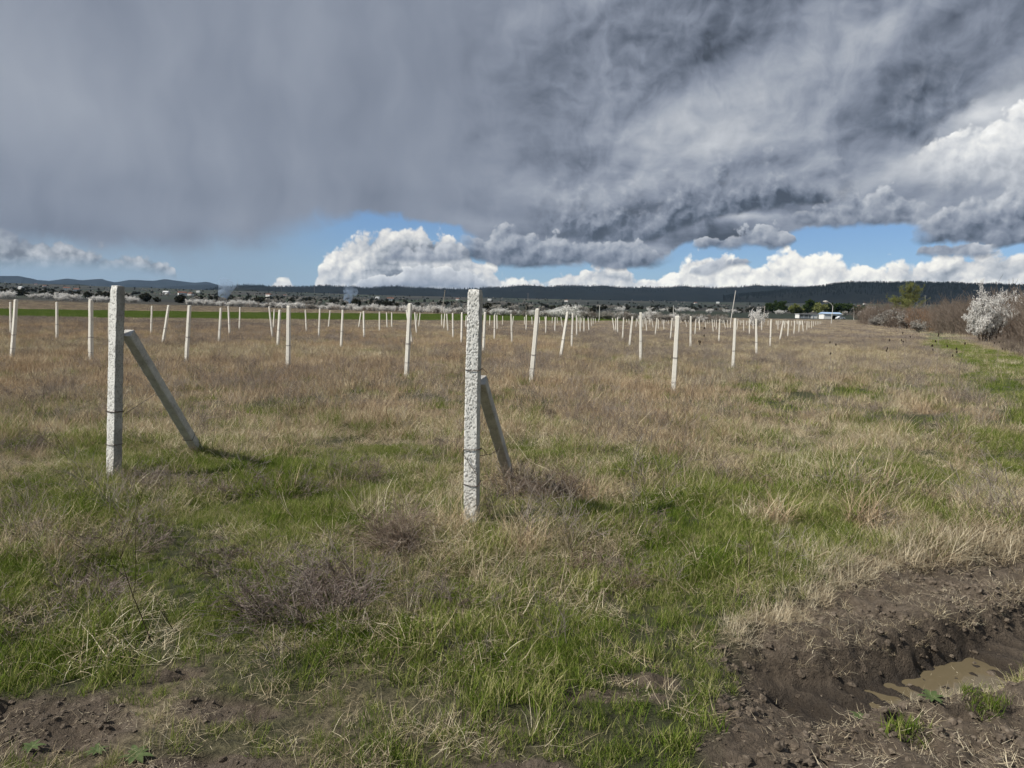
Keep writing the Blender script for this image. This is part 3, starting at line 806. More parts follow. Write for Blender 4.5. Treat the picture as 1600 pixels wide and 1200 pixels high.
# green blades near
x, y = frustum_pts(1.9, 9, 1250)
D_, m_ = dryness(x, y), cover(x, y)
u = rng.uniform(size=len(x))
patch = sstep(-.35, .25, fbm(x * 1.6, y * 1.6, 301, 3))
keep = (u < (1.0 - D_) * (.22 + .70 * patch)) & (rng.uniform(size=len(x)) > m_ * 1.25 - .02)
put('short_green_grass', 'short fresh green grass covering the ground in the foreground', 'grass', G['green'], x[keep], y[keep], .6, 1.35)
x, y = frustum_pts(2.1, 12, 130)
D_, m_ = dryness(x, y), cover(x, y)
pt = sstep(-.05, .5, fbm(x * 1.1, y * 1.1, 311, 3))
keep = (rng.uniform(size=len(x)) < (1.05 - D_) * (.18 + .9 * pt)) & (rng.uniform(size=len(x)) > m_ * 1.3)
put('long_green_grass', 'longer green grass blades standing in loose tussocks among the dead grass', 'grass', G['greenlong'], x[keep], y[keep], .5, 1.05)
# matted dead grass lying between
x, y = frustum_pts(1.9, 12, 330)
D_, m_ = dryness(x, y), cover(x, y)
ml = sstep(-.35, .35, fbm(x * 1.3 + 9, y * 1.3, 321, 3))
keep = (rng.uniform(size=len(x)) < (.14 + .9 * D_) * (.25 + .85 * ml)) & (rng.uniform(size=len(x)) > m_ * 1.12)
put('matted_dead_grass', 'pale dead grass lying matted over the field', 'dead grass', G['lie'], x[keep], y[keep], .6, 1.4)
x, y = frustum_pts(2.2, 16, 100)
D_, m_ = dryness(x, y), cover(x, y)
pt = sstep(-.2, .45, fbm(x * .9, y * .9, 331, 3))
edge = np.exp(-((y - y_turf(x) - .12) / .22) ** 2) * sstep(1.0, 1.5, x) * sstep(7, 6, x)
keep = ((rng.uniform(size=len(x)) < (.06 + D_ ** 1.2) * (.18 + .9 * pt)) | (rng.uniform(size=len(x)) < edge * .95)) & (rng.uniform(size=len(x)) > m_ * 1.3)
put('tall_dead_grass', 'straw coloured dead grass standing and bending across the field', 'dead grass', G['dryup'], x[keep], y[keep], .55, 1.15)
x, y = frustum_pts(5.5, 26, 42)
D_ = dryness(x, y)
pt = sstep(-.25, .45, fbm(x * .5, y * .5, 341, 3))
keep = rng.uniform(size=len(x)) < (D_ ** 1.2) * (.2 + .8 * pt) * sstep(5.5, 9, y)
put('warm_dead_grass', 'warm brown dead grass thick between the nearer rows of posts', 'dead grass', G['warmup'], x[keep], y[keep], .6, 1.2)
x, y = frustum_pts(3.0, 24, 9)
D_, m_ = dryness(x, y), cover(x, y)
pt = sstep(-.1, .4, fbm(x * .6 + 5, y * .6, 351, 3))
keep = (rng.uniform(size=len(x)) < (.15 + D_) * (.15 + pt)) & (m_ < .3)
put('dead_weeds', 'thin brown branching dead weeds scattered through the grass', 'weeds', G['weed'], x[keep], y[keep], .45, 1.1)
# middle distance
x, y = frustum_pts(11, 75, 7.0, 2)
D_ = dryness(x, y)
keep = rng.uniform(size=len(x)) < D_ * sstep(10, 20, y) + .1
x, y = x[keep], y[keep]
warmth = fbm(x * .16, y * .10, 361, 3) + .25 * (x < 4) - .35 * (x > 6)
kd = np.where(rng.uniform(size=len(x)) < sstep(-.35, .4, warmth), rng.integers(3, 6, len(x)), rng.integers(0, 3, len(x)))
put('dead_grass_of_the_vineyard', 'brown dead grass of the field farther off among the white posts', 'dead grass', G['mid_dry'], x, y, .55, 1.05, kinds=kd)
x, y = frustum_pts(9, 80, 5.0, 2)
D_ = dryness(x, y)
keep = rng.uniform(size=len(x)) < (1.02 - D_) * .9
put('green_grass_of_the_vineyard', 'green grass showing in patches and along the farm track', 'grass', G['mid_green'], x[keep], y[keep], .5, 1.0)
x, y = frustum_pts(12, 85, 2.2, 2)
D_ = dryness(x, y)
pt = sstep(-.25, .35, fbm(x * .12 + 5, y * .08, 371, 3) + .15 * (x > 5))
keep = rng.uniform(size=len(x)) < D_ * (.15 + .85 * pt)
put('weeds_of_the_vineyard', 'grey brown dead weed stalks over the middle of the field', 'weeds', G['mid_weed'], x[keep], y[keep], .5, 1.0)
# far
x, y = frustum_pts(65, 330, .55, 10)
far_ok = crop_mask(x, y) < .5
D_ = dryness(x, y)
keep = far_ok & (rng.uniform(size=len(x)) < .3 + D_)
put('far_dead_grass', 'dull brown dead grass at the far end of the field', 'dead grass', G['far_dry'], x[keep], y[keep], .5, 1.0, tilt=.03)
x, y = frustum_pts(70, 330, .7, 10)
keep = crop_mask(x, y) > .4
put('green_crop', 'strip of bright green young crop behind the left hand posts', 'crop', G['crop'], x[keep], y[keep], .6, 1.0, tilt=.03)

# rank tussocks: tall, dense, apart from one another
tus = [clump('tussock', M['warm'], 150, .16, .22, .46, .0050, .50, 1.2, 160 + s, 4, kink=.16) for s in range(3)] + [clump('tussock', M['dry'], 140, .20, .20, .42, .0045, .60, 1.3, 165 + s, 4, kink=.2) for s in range(3)]
x, y = frustum_pts(4.3, 34, 1.5, 1)
D_, m_ = dryness(x, y), cover(x, y)
keep = (m_ < .1) & (rng.uniform(size=len(x)) < (.25 + D_) * sstep(-.2, .3, fbm(x * .35, y * .3, 381, 3))) & (path_mask(x, y) < .3)
put('dead_grass_tussocks', 'rank tussocks of long bent dead grass scattered over the field', 'dead grass', tus, x[keep], y[keep], .5, 1.05)
gb = []
for (bx, by, n_) in ((-.29, 5.49, 16), (-3.72, 6.78, 16), (0.03, 7.0, 10), (-3.44, 8.05, 10)):
    for k in range(n_):
        a = rng.uniform(0, 6.28); gb.append((bx + math.cos(a) * rng.uniform(.09, .22), by + math.sin(a) * rng.uniform(.09, .22)))
gb = np.array(gb)
put('grass_at_post_bases', 'taller untrodden grass standing round the feet of the foreground posts', 'grass', G['greenlong'] + G['dryup'], gb[:, 0], gb[:, 1], .8, 1.5)
gt = [clump('green_tussock', M['green'], 130, .15, .16, .34, .0052, .45, 1.2, 170 + s, 4) for s in range(3)]
x, y = frustum_pts(3.2, 26, 1.5, 1)
D_, m_ = dryness(x, y), cover(x, y)
keep = (m_ < .1) & (rng.uniform(size=len(x)) < (1.15 - D_) * sstep(-.1, .3, fbm(x * .5 + 7, y * .45, 391, 3)))
put('green_grass_tussocks', 'dense tussocks of longer green grass between the dead ones', 'grass', gt, x[keep], y[keep], .5, 1.0)

# straw, clods on the mud
x = np.concatenate([rng.normal(2.50, .08, 40), rng.normal(2.0, .06, 22), rng.normal(1.62, .05, 9)]); y = np.concatenate([rng.normal(3.34, .05, 40), rng.normal(3.00, .035, 22), rng.normal(2.84, .03, 9)])
put('grass_tufts_on_mud', 'small green grass tufts growing on the mud in front of the puddle', 'grass', G['green'], x, y, .8, 1.5)
straw = [clump('straw', M['straw'], 9, .09, .025, .10, .0028, 0, .1, 200 + s, 3, lie=1.45, z0=.012, kink=.22) for s in range(4)]
x = rng.uniform(-2.4, 5.5, 24000); y = rng.uniform(2.2, 6.3, 24000)
m_ = mud_mask(x, y)
t_ = (y - y_near(x)) / np.maximum(y_cliff(x) - y_near(x), .05)
inr = (t_ > .15) & (t_ < .98) & (x > 1.3)
sp = sstep(-.15, .45, fbm(x * 2.1, y * 2.1, 401, 3))
keep = (m_ > .45) & (rng.uniform(size=len(x)) < np.where(inr, .02, .10 + .55 * sp))
put('straw_litter', 'broken pale straw strewn over the churned mud', 'straw', straw, x[keep], y[keep], .5, 1.25)
x = rng.uniform(1.1, 4.6, 900); y = y_turf(x) + rng.normal(-.03, .07, 900)
put('overhanging_straw', 'pale straw tufts hanging over the torn edge of the turf', 'dead grass', [clump('overhang', M['straw'], 24, .06, .08, .20, .0032, .9, 1.4, 240 + s, 4, kink=.2) for s in range(3)], x, y, .6, 1.3)
rootm = [clump('roots', M['dry'], 26, .07, .05, .14, .0024, 0, .9, 220 + s, 4, lie=1.1, z0=.0, kink=.4) for s in range(3)]
x = rng.uniform(1.1, 5.5, 5000); y = rng.uniform(2.8, 6.4, 5000)
ed = np.exp(-((y - y_turf(x) + .05) / .16) ** 2) + .9 * np.exp(-((y - y_cliff(x) - .05) / .07) ** 2) + .8 * np.exp(-((y - y_near(x) + .06) / .1) ** 2) * (x > 1.7)
keep = rng.uniform(size=len(x)) < ed * .75
put('torn_turf_roots', 'tangled dry roots and stalks hanging along the torn edges of turf', 'roots', rootm, x[keep], y[keep], .6, 1.3)
def clod(seed):
    bm = bmesh.new(); bmesh.ops.create_icosphere(bm, subdivisions=2, radius=1.0)
    r = random.Random(seed); o_ = r.uniform(0, 50)
    for v in bm.verts:
        c = v.co
        k = 1 + .95 * float(fbm(np.array([c.x * 1.6 + o_]), np.array([c.y * 1.6 + c.z * 1.3]), seed, 3)[0])
        v.co = Vector((c.x * k, c.y * k * .9, c.z * k * .62))
    me = bpy.data.meshes.new('clod'); bm.to_mesh(me); bm.free(); me.materials.append(M['clod'])
    return me
m, n = mat('mud_clod')
g_ = n.new('ShaderNodeNewGeometry').outputs['Position']
cn = n.noise(g_, 40, 4, .6)
M['clod'] = finish(m, n, principled(n, n.ramp(cn, [(.3, (.052, .040, .029)), (.5, (.112, .087, .063)), (.72, (.19, .155, .118))]), .9, .25, n.noise(g_, 150, 3, .6), .006, .7))
clods = [clod(s) for s in range(6)]
x = rng.uniform(-2.5, 5.5, 90000); y = rng.uniform(2.1, 6.3, 90000)
m_ = mud_mask(x, y)
cp = sstep(-.1, .45, fbm(x * 3, y * 3, 411, 3))
t_ = (y - y_near(x)) / np.maximum(y_cliff(x) - y_near(x), .05)
inr = (t_ > .12) & (t_ < .9) & (x > 1.2)
keep = (m_ > .4) & (rng.uniform(size=len(x)) < np.where(inr, .05, .12 + .65 * cp))
x, y = x[keep], y[keep]
z = ground_z(x, y)
sc_ = (.0035 + .018 * rng.uniform(size=len(x)) ** 3.4) * np.where(x < .8, .62, 1)
scatter('mud_clods', 'dark crumbled clods of wet soil around the wheel rut', 'soil', clods, np.stack([x, y, z], 1), rng.uniform(0, 6.28, len(x)), sc_, rng.integers(0, 6, len(x)), rng.uniform(-.6, .6, (len(x), 2)))

# ------------------------------------------------------------------ concrete posts
def post_material(name, base, dark, near=False):
    m, n = mat(name)
    tc = n.new('ShaderNodeTexCoord').outputs['Object']
    z = n.sep(tc)[2]
    a = n.noise(tc, 55, 4, .6); b = n.noise(tc, 7, 4, .6)
    col = n.mix(n.mr(a, .60, .72), base, dark)
    col = n.mix(n.mr(b, .5, .75, 0, .45), col, (.52, .49, .42))
    stain = n.m('MULTIPLY', n.mr(z, .55, .0), n.mr(n.noise(tc, 14, 4), .35, .65))
    col = n.mix(n.m('MULTIPLY', stain, .55), col, (.30, .25, .18))
    if near:
        q = n.new('ShaderNodeAttribute'); q.attribute_name = 'pit'
        col = n.mix(q.outputs['Fac'], col, (.33, .315, .28))
        q2 = n.new('ShaderNodeAttribute'); q2.attribute_name = 'side_shade'
        col = n.mix(q2.outputs['Fac'], col, (.27, .26, .24))  # shade of the faces turned from the sun, mixed into the colour
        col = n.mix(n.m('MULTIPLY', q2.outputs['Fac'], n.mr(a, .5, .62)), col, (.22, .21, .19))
    return finish(m, n, principled(n, col, .9, .2, a, .004, .5))
M['post'] = post_material('whitewashed_concrete', (.80, .76, .66), (.50, .47, .41))
M['post_near'] = post_material('pitted_whitewashed_concrete', (.82, .80, .74), (.60, .57, .51), True)
m, n = mat('grey_concrete')
tc = n.new('ShaderNodeTexCoord').outputs['Object']
cn = n.m('ADD', n.m('MULTIPLY', n.noise(tc, 9, 5, .6), .6), n.m('MULTIPLY', n.noise(tc, 70, 3, .6), .4))
M['brace'] = finish(m, n, principled(n, n.ramp(cn, [(.30, (.25, .24, .225)), (.46, (.45, .435, .41)), (.62, (.58, .565, .53))]), .92, .2, n.noise(tc, 60, 4, .65), .006, .7))
m, n = mat('rusty_wire')
M['wire'] = finish(m, n, principled(n, n.mix(n.noise(n.new('ShaderNodeTexCoord').outputs['Object'], 60), (.05, .038, .03), (.12, .085, .06)), .7, .4))

def simple_post(h, w0, w1, seed, chip=0.0):
    """square concrete post with chamfered arrises, a little uneven"""
    r = random.Random(seed); g = Geo()
    lv = [-.06] + [h * t for t in (.12, .3, .5, .7, .88, .985)] + [h]
    V = []
    for i, z in enumerate(lv):
        t = max(0, z) / h; w_ = (w0 + (w1 - w0) * t) / 2 * r.uniform(.97, 1.03)
        if i == len(lv) - 1: w_ *= .86
        c = w_ * .16; ox, oy = r.gauss(0, .002), r.gauss(0, .002)
        for (a, b) in ((w_, w_ - c), (w_ - c, w_), (-w_ + c, w_), (-w_, w_ - c), (-w_, -w_ + c), (-w_ + c, -w_), (w_ - c, -w_), (w_, -w_ + c)):
            V.append((a + ox, b + oy, z + (r.uniform(-.012, .004) if i == len(lv) - 1 else 0)))
    Q = [[i * 8 + k, i * 8 + (k + 1) % 8, (i + 1) * 8 + (k + 1) % 8, (i + 1) * 8 + k] for i in range(len(lv) - 1) for k in range(8)]
    b = (len(lv) - 1) * 8
    V.append((0, 0, h + .003))
    T = [[b + k, b + (k + 1) % 8, b + 8] for k in range(8)]
    g.add(V, Q, T)
    return g
POST_ME = [simple_post(1.8, .102, .086, s).mesh('post_shaft', M['post']) for s in range(8)]
def tie_geo(z, w_, seed, loops=2, tail=True):
    r = random.Random(seed); g = Geo()
    for l_ in range(loops):
        z1 = z + r.uniform(-.012, .012); k = w_ / 2 + .004; a = r.uniform(-.02, .02)
        p = [(k, -k, z1), (k, k, z1 + a), (-k, k, z1 - a), (-k, -k, z1 + a * .5), (0, -k - .002, z1 - .004), (k, -k, z1)]
        g.tube(p, .0028, 5, False)
    if tail:
        g.tube([(k, -k, z1), (k + .03, -k - .02, z1 + .02), (k + .07, -k - .01, z1 - .02)], .0022, 5)
    return g
def tie_far(z, w_):
    g = Geo(); k = w_ / 2 + .006
    g.tube([(k, -k, z), (k, k, z), (-k, k, z), (-k, -k, z), (k, -k, z)], .006, 4, False)
    return g

def place_px(px, py, d=None):
    """where the ray through a picture point meets the ground, or the ground point in that direction at distance d"""
    r_ = ray(px, py)
    if d is None:
        t = EYE / -r_.z
        for _ in range(12):
            t = (EYE - float(base_z(np.array([r_.x * t]), np.array([r_.y * t]))[0])) / -r_.z
        x, y = r_.x * t, r_.y * t
    else:
        k_ = d / r_.y; x, y = r_.x * k_, d
    return x, y, gz1(x, y)

posts_px = [(16.5, 472, 17, 523), (25, 468, 19, 560), (89, 472, 89, 529), (143, 468, 142, 565), (172, 473, 171, 532), (238, 478, 236, 522), (264, 477, 254, 539), (296, 477, 291, 568),
 (345, 481, 342, 540), (357, 478, 359, 522), (375, 480, 374, 515), (421, 479, 426, 526), (428.5, 483, 427, 515), (437, 484, 434, 545), (451, 478, 450, 577), (477, 484, 479, 520), (500, 482, 498, 528),
 (516, 485, 513, 513), (535.5, 484, 533, 545), (564, 488, 560, 516), (568, 486, 569, 530), (593, 487, 593, 519), (604, 488, 605, 515), (612, 488, 612, 513), (635, 484, 644, 535), (641, 474, 635, 588),
 (648, 488, 651, 522), (652, 490, 650, 512), (656.5, 489, 654, 512), (690, 491, 690, 512), (695, 490, 693.5, 515), (698, 490, 700, 520), (707.5, 489, 708, 529), (722, 488, 721, 536), (728.5, 493, 727.5, 515),
 (758, 488, 755, 552), (765.5, 493, 765, 513), (773, 491.5, 772.5, 532), (776.5, 492, 777, 517), (785.5, 493.5, 785, 512), (798.5, 490.5, 800, 537), (802.5, 494, 800, 514), (819.5, 495, 819.5, 512),
 (822.5, 492, 822, 518), (831, 495, 831.5, 512), (840, 482, 830, 597), (843, 495.5, 843, 511), (851.5, 494.5, 852.5, 512), (853.5, 494.5, 852.5, 525), (863, 495, 862.5, 510), (867.5, 495, 867, 522),
 (870.5, 495.5, 871, 510), (876.5, 495, 879, 515), (887, 487, 876, 555), (885, 496, 886, 514), (895, 489, 893, 540), (901, 493, 901, 527), (903, 496, 903.5, 509), (906.5, 496, 906.5, 524), (909, 497, 908.5, 510),
 (912.5, 497, 912.5, 524), (919, 496, 920.5, 520), (923.5, 497, 924, 514), (927, 497, 926.5, 512), (930, 497, 931, 510), (936, 497, 935, 509), (957, 497, 960, 521), (962, 497.5, 962, 522), (965, 495.5, 965, 524),
 (974.5, 496, 972.5, 533), (979, 498.5, 979, 510), (982.5, 498, 983, 512), (988.5, 494.5, 983, 543), (994.5, 498, 993.5, 515), (996.5, 498.5, 998, 512), (1001, 488, 1001, 563), (1004.5, 498.5, 1004.5, 516),
 (1006.5, 498, 1007.5, 511), (1009, 497, 1010.5, 520), (1015, 498, 1014, 512), (1018.5, 498.5, 1020.5, 515), (1026.5, 497, 1023.5, 526), (1028.5, 499, 1028.5, 518), (1034.5, 499, 1034.5, 512),
 (1036.5, 500, 1037.5, 520), (1041, 500, 1040.5, 511), (1044.5, 500, 1043.5, 513), (1050.5, 497, 1047, 534), (1053, 500, 1053, 516), (1060, 493.5, 1052, 615), (1070, 500, 1069, 510), (1071, 500, 1073, 516),
 (1074, 500, 1075, 508), (1079.5, 494, 1079, 543), (1084.5, 500, 1084, 510), (1087.5, 498.5, 1085.5, 526), (1093, 498.5, 1093, 518), (1096, 500, 1095, 508.5), (1099, 500, 1098, 510), (1101.5, 500, 1102.5, 516),
 (1105, 500, 1104.5, 511), (1108.5, 500, 1107.5, 511), (1112.5, 499, 1114.5, 522), (1116, 499.5, 1116, 514), (1119.5, 500, 1119, 518), (1124.5, 498.5, 1123, 537), (1128, 500, 1128.5, 511), (1131, 500, 1133.5, 516),
 (1136.5, 500, 1137.5, 516), (1142, 500, 1141, 516), (1149, 497.5, 1145, 578), (1153, 498, 1151, 516), (1156, 500, 1157, 512), (1162, 500, 1162, 520), (1166.5, 501, 1166, 513), (1171, 498, 1171, 524),
 (1176.5, 501, 1177, 518), (1181.5, 498, 1182, 556), (1184, 501, 1185, 513), (1190.5, 501, 1190, 520), (1195, 501, 1195, 510), (1200.5, 501, 1199.5, 512), (1205, 499, 1203, 544), (1212.5, 501, 1212.5, 512),
 (1215.5, 501, 1215.5, 518), (1224, 501, 1218, 534), (1227, 501, 1225.5, 516), (1232.5, 501, 1230.5, 529), (1237, 501, 1236, 513), (1242, 501, 1240, 525), (1249, 501.5, 1248, 521), (1254, 501, 1255, 519.5),
 (1261, 501.5, 1260.5, 518), (1264, 502, 1264, 516), (1268.5, 501.5, 1268, 516), (1271, 502, 1270.5, 514), (1274, 502, 1274, 513), (1277, 502, 1276.5, 512.5), (1279.5, 502, 1279.5, 512), (1282.5, 502, 1282, 511.5), (1284.5, 503, 1284.5, 511)]
rp = random.Random(5)
for k in range(46):                      # the crowded back rows on the right
    x_ = rp.uniform(1062, 1262); posts_px.append((x_ + rp.gauss(0, .4), 501 + rp.uniform(-.4, .6), x_, rp.uniform(509.5, 512.5)))
for k in range(14):
    x_ = rp.uniform(985, 1062); posts_px.append((x_ + rp.gauss(0, .4), 499.5 + rp.uniform(-.4, .6), x_, rp.uniform(508, 511.5)))
posts_px.sort(key=lambda q: -(q[3] - q[1]))
hand = {  # labels of the posts one can describe by themselves
 (1060, 493.5): 'stout white concrete post leaning right, nearest post in the right half of the field',
 (840, 482): 'tall white post leaning right, just right of the foreground post with pitted white face',
 (641, 474): 'tall white post left of the pitted foreground post, hiding a thinner one',
 (635, 484): 'thin left leaning post half hidden behind the tall post left of the pitted foreground post',
 (451, 478): 'upright white post with dark wire tie, halfway between the two braced foreground posts',
 (296, 477): 'white concrete post standing behind the slanting brace of the left foreground post',
 (143, 468): 'straight white post just left of the tall braced post at the left of the picture',
 (172, 473): 'white post almost hidden behind the left edge of the left braced foreground post',
 (25, 468): 'leaning white post near the left edge of the picture, in front of a thinner one',
 (16.5, 472): 'thin white post at the left edge, behind a thicker leaning post',
 (89, 472): 'lone thin white post in the gap at the far left',
 (1149, 497.5): 'straight white post, second nearest in the right hand row',
 (1181.5, 498): 'slim white post beneath a small blossoming bush, third in the right hand row',
 (1205, 499): 'slim white post, fourth in the right hand row',
 (1224, 501): 'white post leaning clearly right, fifth in the right hand row',
 (1232.5, 501): 'white post right behind the leaning fifth post of the right hand row',
 (1001, 488): 'tall straight white post just right of the wide gap in the rows',
 (887, 487): 'strongly right leaning white post just left of the wide gap in the rows',
 (895, 489): 'straight white post directly right of the strongly leaning one before the wide gap',
 (988.5, 494.5): 'small right leaning white post immediately left of the tall straight post beyond the gap',
 (758, 488): 'white post standing close against the right side of the pitted foreground post',
 (264, 477): 'thin white post leaning strongly right, beside the left braced foreground post',
 (238, 478): 'thin upright white post between the left braced post and a strongly leaning thin post',
 (535.5, 484): 'straight white post left of the tall central post, nearest one in that wide gap',
 (1079.5, 494): 'white post just right of the stout leaning post on the right side',
 (1124.5, 498.5): 'white post just left of the second post of the right row',
 (1050.5, 497): 'small leaning white post immediately left of the stout leaning post on the right side',
 (421, 479): 'thin left leaning white post crossing a shorter one, left of the wire tied post',
 (437, 484): 'white post just left of the upright post with dark wire tie, shorter than it',
 (345, 481): 'white post leaning slightly right, first of three thin ones right of the left brace',
 (707.5, 489): 'slim straight white post, second left of the pitted foreground post',
 (722, 488): 'slim white post immediately left of the pitted foreground post',
 (798.5, 490.5): 'slim white post midway between pitted foreground post and tall leaning post',
 (773, 491.5): 'slim white post second to the right of the pitted foreground post',
 (853.5, 494.5): 'slim white post first to the right of the tall right leaning post at centre',
}
anchors = [(25, 'the leaning post at left edge'), (143, 'the straight post at far left'), (185, 'the left braced foreground post'), (296, 'the post behind left brace'), (451, 'the post with dark wire tie'),
           (535.5, 'the lone straight post left of centre'), (641, 'the tall central post'), (742, 'the pitted foreground post'), (840, 'the tall leaning post at centre'), (887, 'the strongly leaning post before the gap'),
           (1001, 'the straight post beyond the gap'), (1060, 'the stout leaning post at right'), (1149, 'the second post of right row')]
GRP = 'white concrete vineyard posts in the field'
cnt = {}
order = sorted([q for q in posts_px if (q[0], q[1]) not in hand], key=lambda q: q[0])
label_of = {}
ordn = ['first', 'second', 'third', 'fourth', 'fifth', 'sixth', 'seventh', 'eighth', 'ninth', 'tenth', 'eleventh', 'twelfth']
for q in order:
    hpx = q[3] - q[1]
    if hpx < 17.5:
        label_of[q] = None; continue
    a = [an for an in anchors if an[0] < q[0]][-1] if q[0] > 25 else anchors[0]
    cnt[a[1]] = cnt.get(a[1], 0) + 1
    label_of[q] = 'slim distant white post, %s to the right of %s' % (ordn[min(11, cnt[a[1]] - 1)], a[1])
far_lab = [(0, 470, 'tiny far white post between the left edge and the post with wire tie'), (470, 740, 'tiny far white post in the back rows left of the pitted foreground post'),
           (740, 945, 'tiny far white post in the back rows between foreground post and the wide gap'), (945, 1003, 'tiny far white post between the wide gap and the tall straight post'), (1003, 1075, 'tiny far white post in the back rows left of and behind the stout leaning post'),
           (1075, 1147, 'tiny far white post between the stout leaning post and the right row'), (1147, 1183, 'tiny far white post between the second and third posts of the right row'), (1183, 1262, 'tiny far white post behind the right row, beyond its third post'), (1262, 1700, 'tiny white post at the far end of the right row, before the white buildings')]
for i, q in enumerate(posts_px):
    tx, ty, bx, by = q
    hpx = by - ty
    d_h = 1.78 * FPX / hpx
    if hpx > 70:
        X, Y, Z = place_px(bx, by); Y = .6 * Y + .4 * d_h
    else: Y = d_h
    X, Y, Z = place_px(bx, by, Y)
    tr = ray(tx, ty); T = Vector((tr.x / tr.y * Y, Y, EYE + tr.z / tr.y * Y))
    B = Vector((X, Y, Z))
    H = (T - B).length
    dv = (T - B).normalized()
    fb = rp.gauss(0, .02)                       # some lean away from or towards the camera too
    dv = Vector((dv.x, fb, dv.z)).normalized()
    yw = -.30 + rp.uniform(-.12, .12); fx = Vector((math.cos(yw), math.sin(yw), 0)); fx = (fx - dv * fx.dot(dv)).normalized(); fy = dv.cross(fx)
    eul = Matrix(((fx.x, fy.x, dv.x), (fx.y, fy.y, dv.y), (fx.z, fy.z, dv.z))).to_euler()
    s_ = H / 1.8; wk = rp.uniform(.92, 1.1) * (1.06 if Y > 60 else 1)
    me = POST_ME[i % 8]
    if hpx > 34:
        o = empty('concrete_post', B, eul); o.scale = (1, 1, 1)
        sh = obj('shaft', me, o, scl=(wk, wk, s_))
        tz = H * rp.uniform(.36, .46)
        obj('wire_tie', (tie_geo(tz, .100 * wk, i) if Y < 30 else tie_far(tz, .098 * wk)).mesh('wire_tie', M['wire']), o)
        if Y < 30 and rp.random() < .7: obj('wire_tie', tie_geo(H * rp.uniform(.12, .2), .103 * wk, i + 50, 1).mesh('wire_tie', M['wire']), o)
    else:
        o = obj('concrete_post', me, None, B, eul, (wk, wk, s_))
    lab = hand.get((tx, ty)) or label_of.get(q)
    if lab is None: lab = [l for a, b, l in far_lab if a <= bx < b][0]
    if len(lab.split()) > 16: print('LONG LABEL', lab)
    tag(o, lab, 'post', GRP)

# the two big posts in front: coarse exposed pits under the whitewash
def near_post(h, w0, w1, pit_front, pit_side, seed, topcut, dense=1.0):
    per = 26; N4 = per * 4; rows = int(h / .0055)
    u = np.arange(N4) / per
    side = np.floor(u).astype(int); t = (u - side) * 2 - 1          # -1..1 along each face
    z = np.linspace(-.15, h, rows)
    T_, Z_ = np.meshgrid(t, z); S_ = np.broadcast_to(side, T_.shape)
    w_ = (w0 + (w1 - w0) * np.clip(Z_ / h, 0, 1)) / 2
    ch = .90
    tt = T_
    a = w_ * tt; b = w_.copy()
    cor = np.clip((np.abs(tt) - ch) / (1 - ch), 0, 1)
    b = b - w_ * .10 * cor
    # faces: 0 front (-y), 1 right (+x), 2 back, 3 left
    key = S_ * 7.3 + seed * 3.1
    along = a + key
    p1 = fbm(along * 120, Z_ * 120, seed, 2); p2 = fbm(along * 120, Z_ * 120, seed + 5, 2); p3 = fbm(along * 9, Z_ * 5, seed + 9, 3)
    pits = sstep(.16, .34, -.10 * (seed > 5) + p1 + .45 * p2 + .12 * p3)
    amt = np.where((S_ == 0) | (S_ == 3), pit_front, pit_side)
    pit = pits * (amt > .5) + sstep(.34, .5, p1 + .4 * p2) * (amt <= .5) * .5
    b = b - .0034 * pit * np.where(amt > .5, 1, .5) + .0022 * p3 + .0012 * p2
    edge = sstep(.78, 1.0, np.abs(tt)) * sstep(-.1, .5, fbm(Z_ * 16 + np.round(u[None, :] + .5) * 0, np.zeros_like(Z_) + seed, seed + 2, 3))
    b = b - .006 * edge
    top_r = sstep(h - .03, h, Z_)
    if topcut: top_r = sstep(h - .045, h, Z_ + .02 * fbm(along * 14, Z_ * 3, seed + 4, 2))
    b = b * (1 - .16 * top_r); a = a * (1 - .16 * top_r)
    X = np.where(S_ == 0, a, np.where(S_ == 1, b, np.where(S_ == 2, -a, -b)))
    Y = np.where(S_ == 0, -b, np.where(S_ == 1, a, np.where(S_ == 2, b, -a)))
    bow = .006 * np.sin(Z_ * 2.2 + seed)
    v = np.stack([X + bow, Y, Z_ + .006 * top_r * p1], 2).reshape(-1, 3)
    k = np.arange(N4)
    q = [np.stack([r_ * N4 + k, r_ * N4 + (k + 1) % N4, (r_ + 1) * N4 + (k + 1) % N4, (r_ + 1) * N4 + k], 1) for r_ in range(rows - 1)]
    v = np.vstack([v, [[bow[-1, 0], 0, h + .004]]])
    tr = np.stack([(rows - 1) * N4 + k, (rows - 1) * N4 + (k + 1) % N4, np.full(N4, rows * N4)], 1)
    me = mesh_np('shaft', v, [np.vstack(q), tr], M['post_near'], True)
    set_attr(me, 'pit', np.append((pit * .85).ravel(), 0))
    side_shade = np.where((S_ == 0) | (S_ == 3), 0, .80 if pit_side < .25 else .55)  # right and back faces get their shade painted in as darker grey
    set_attr(me, 'side_shade', np.append(np.clip(side_shade + .35 * p3 * (side_shade > 0), 0, 1).ravel(), .3))
    return me
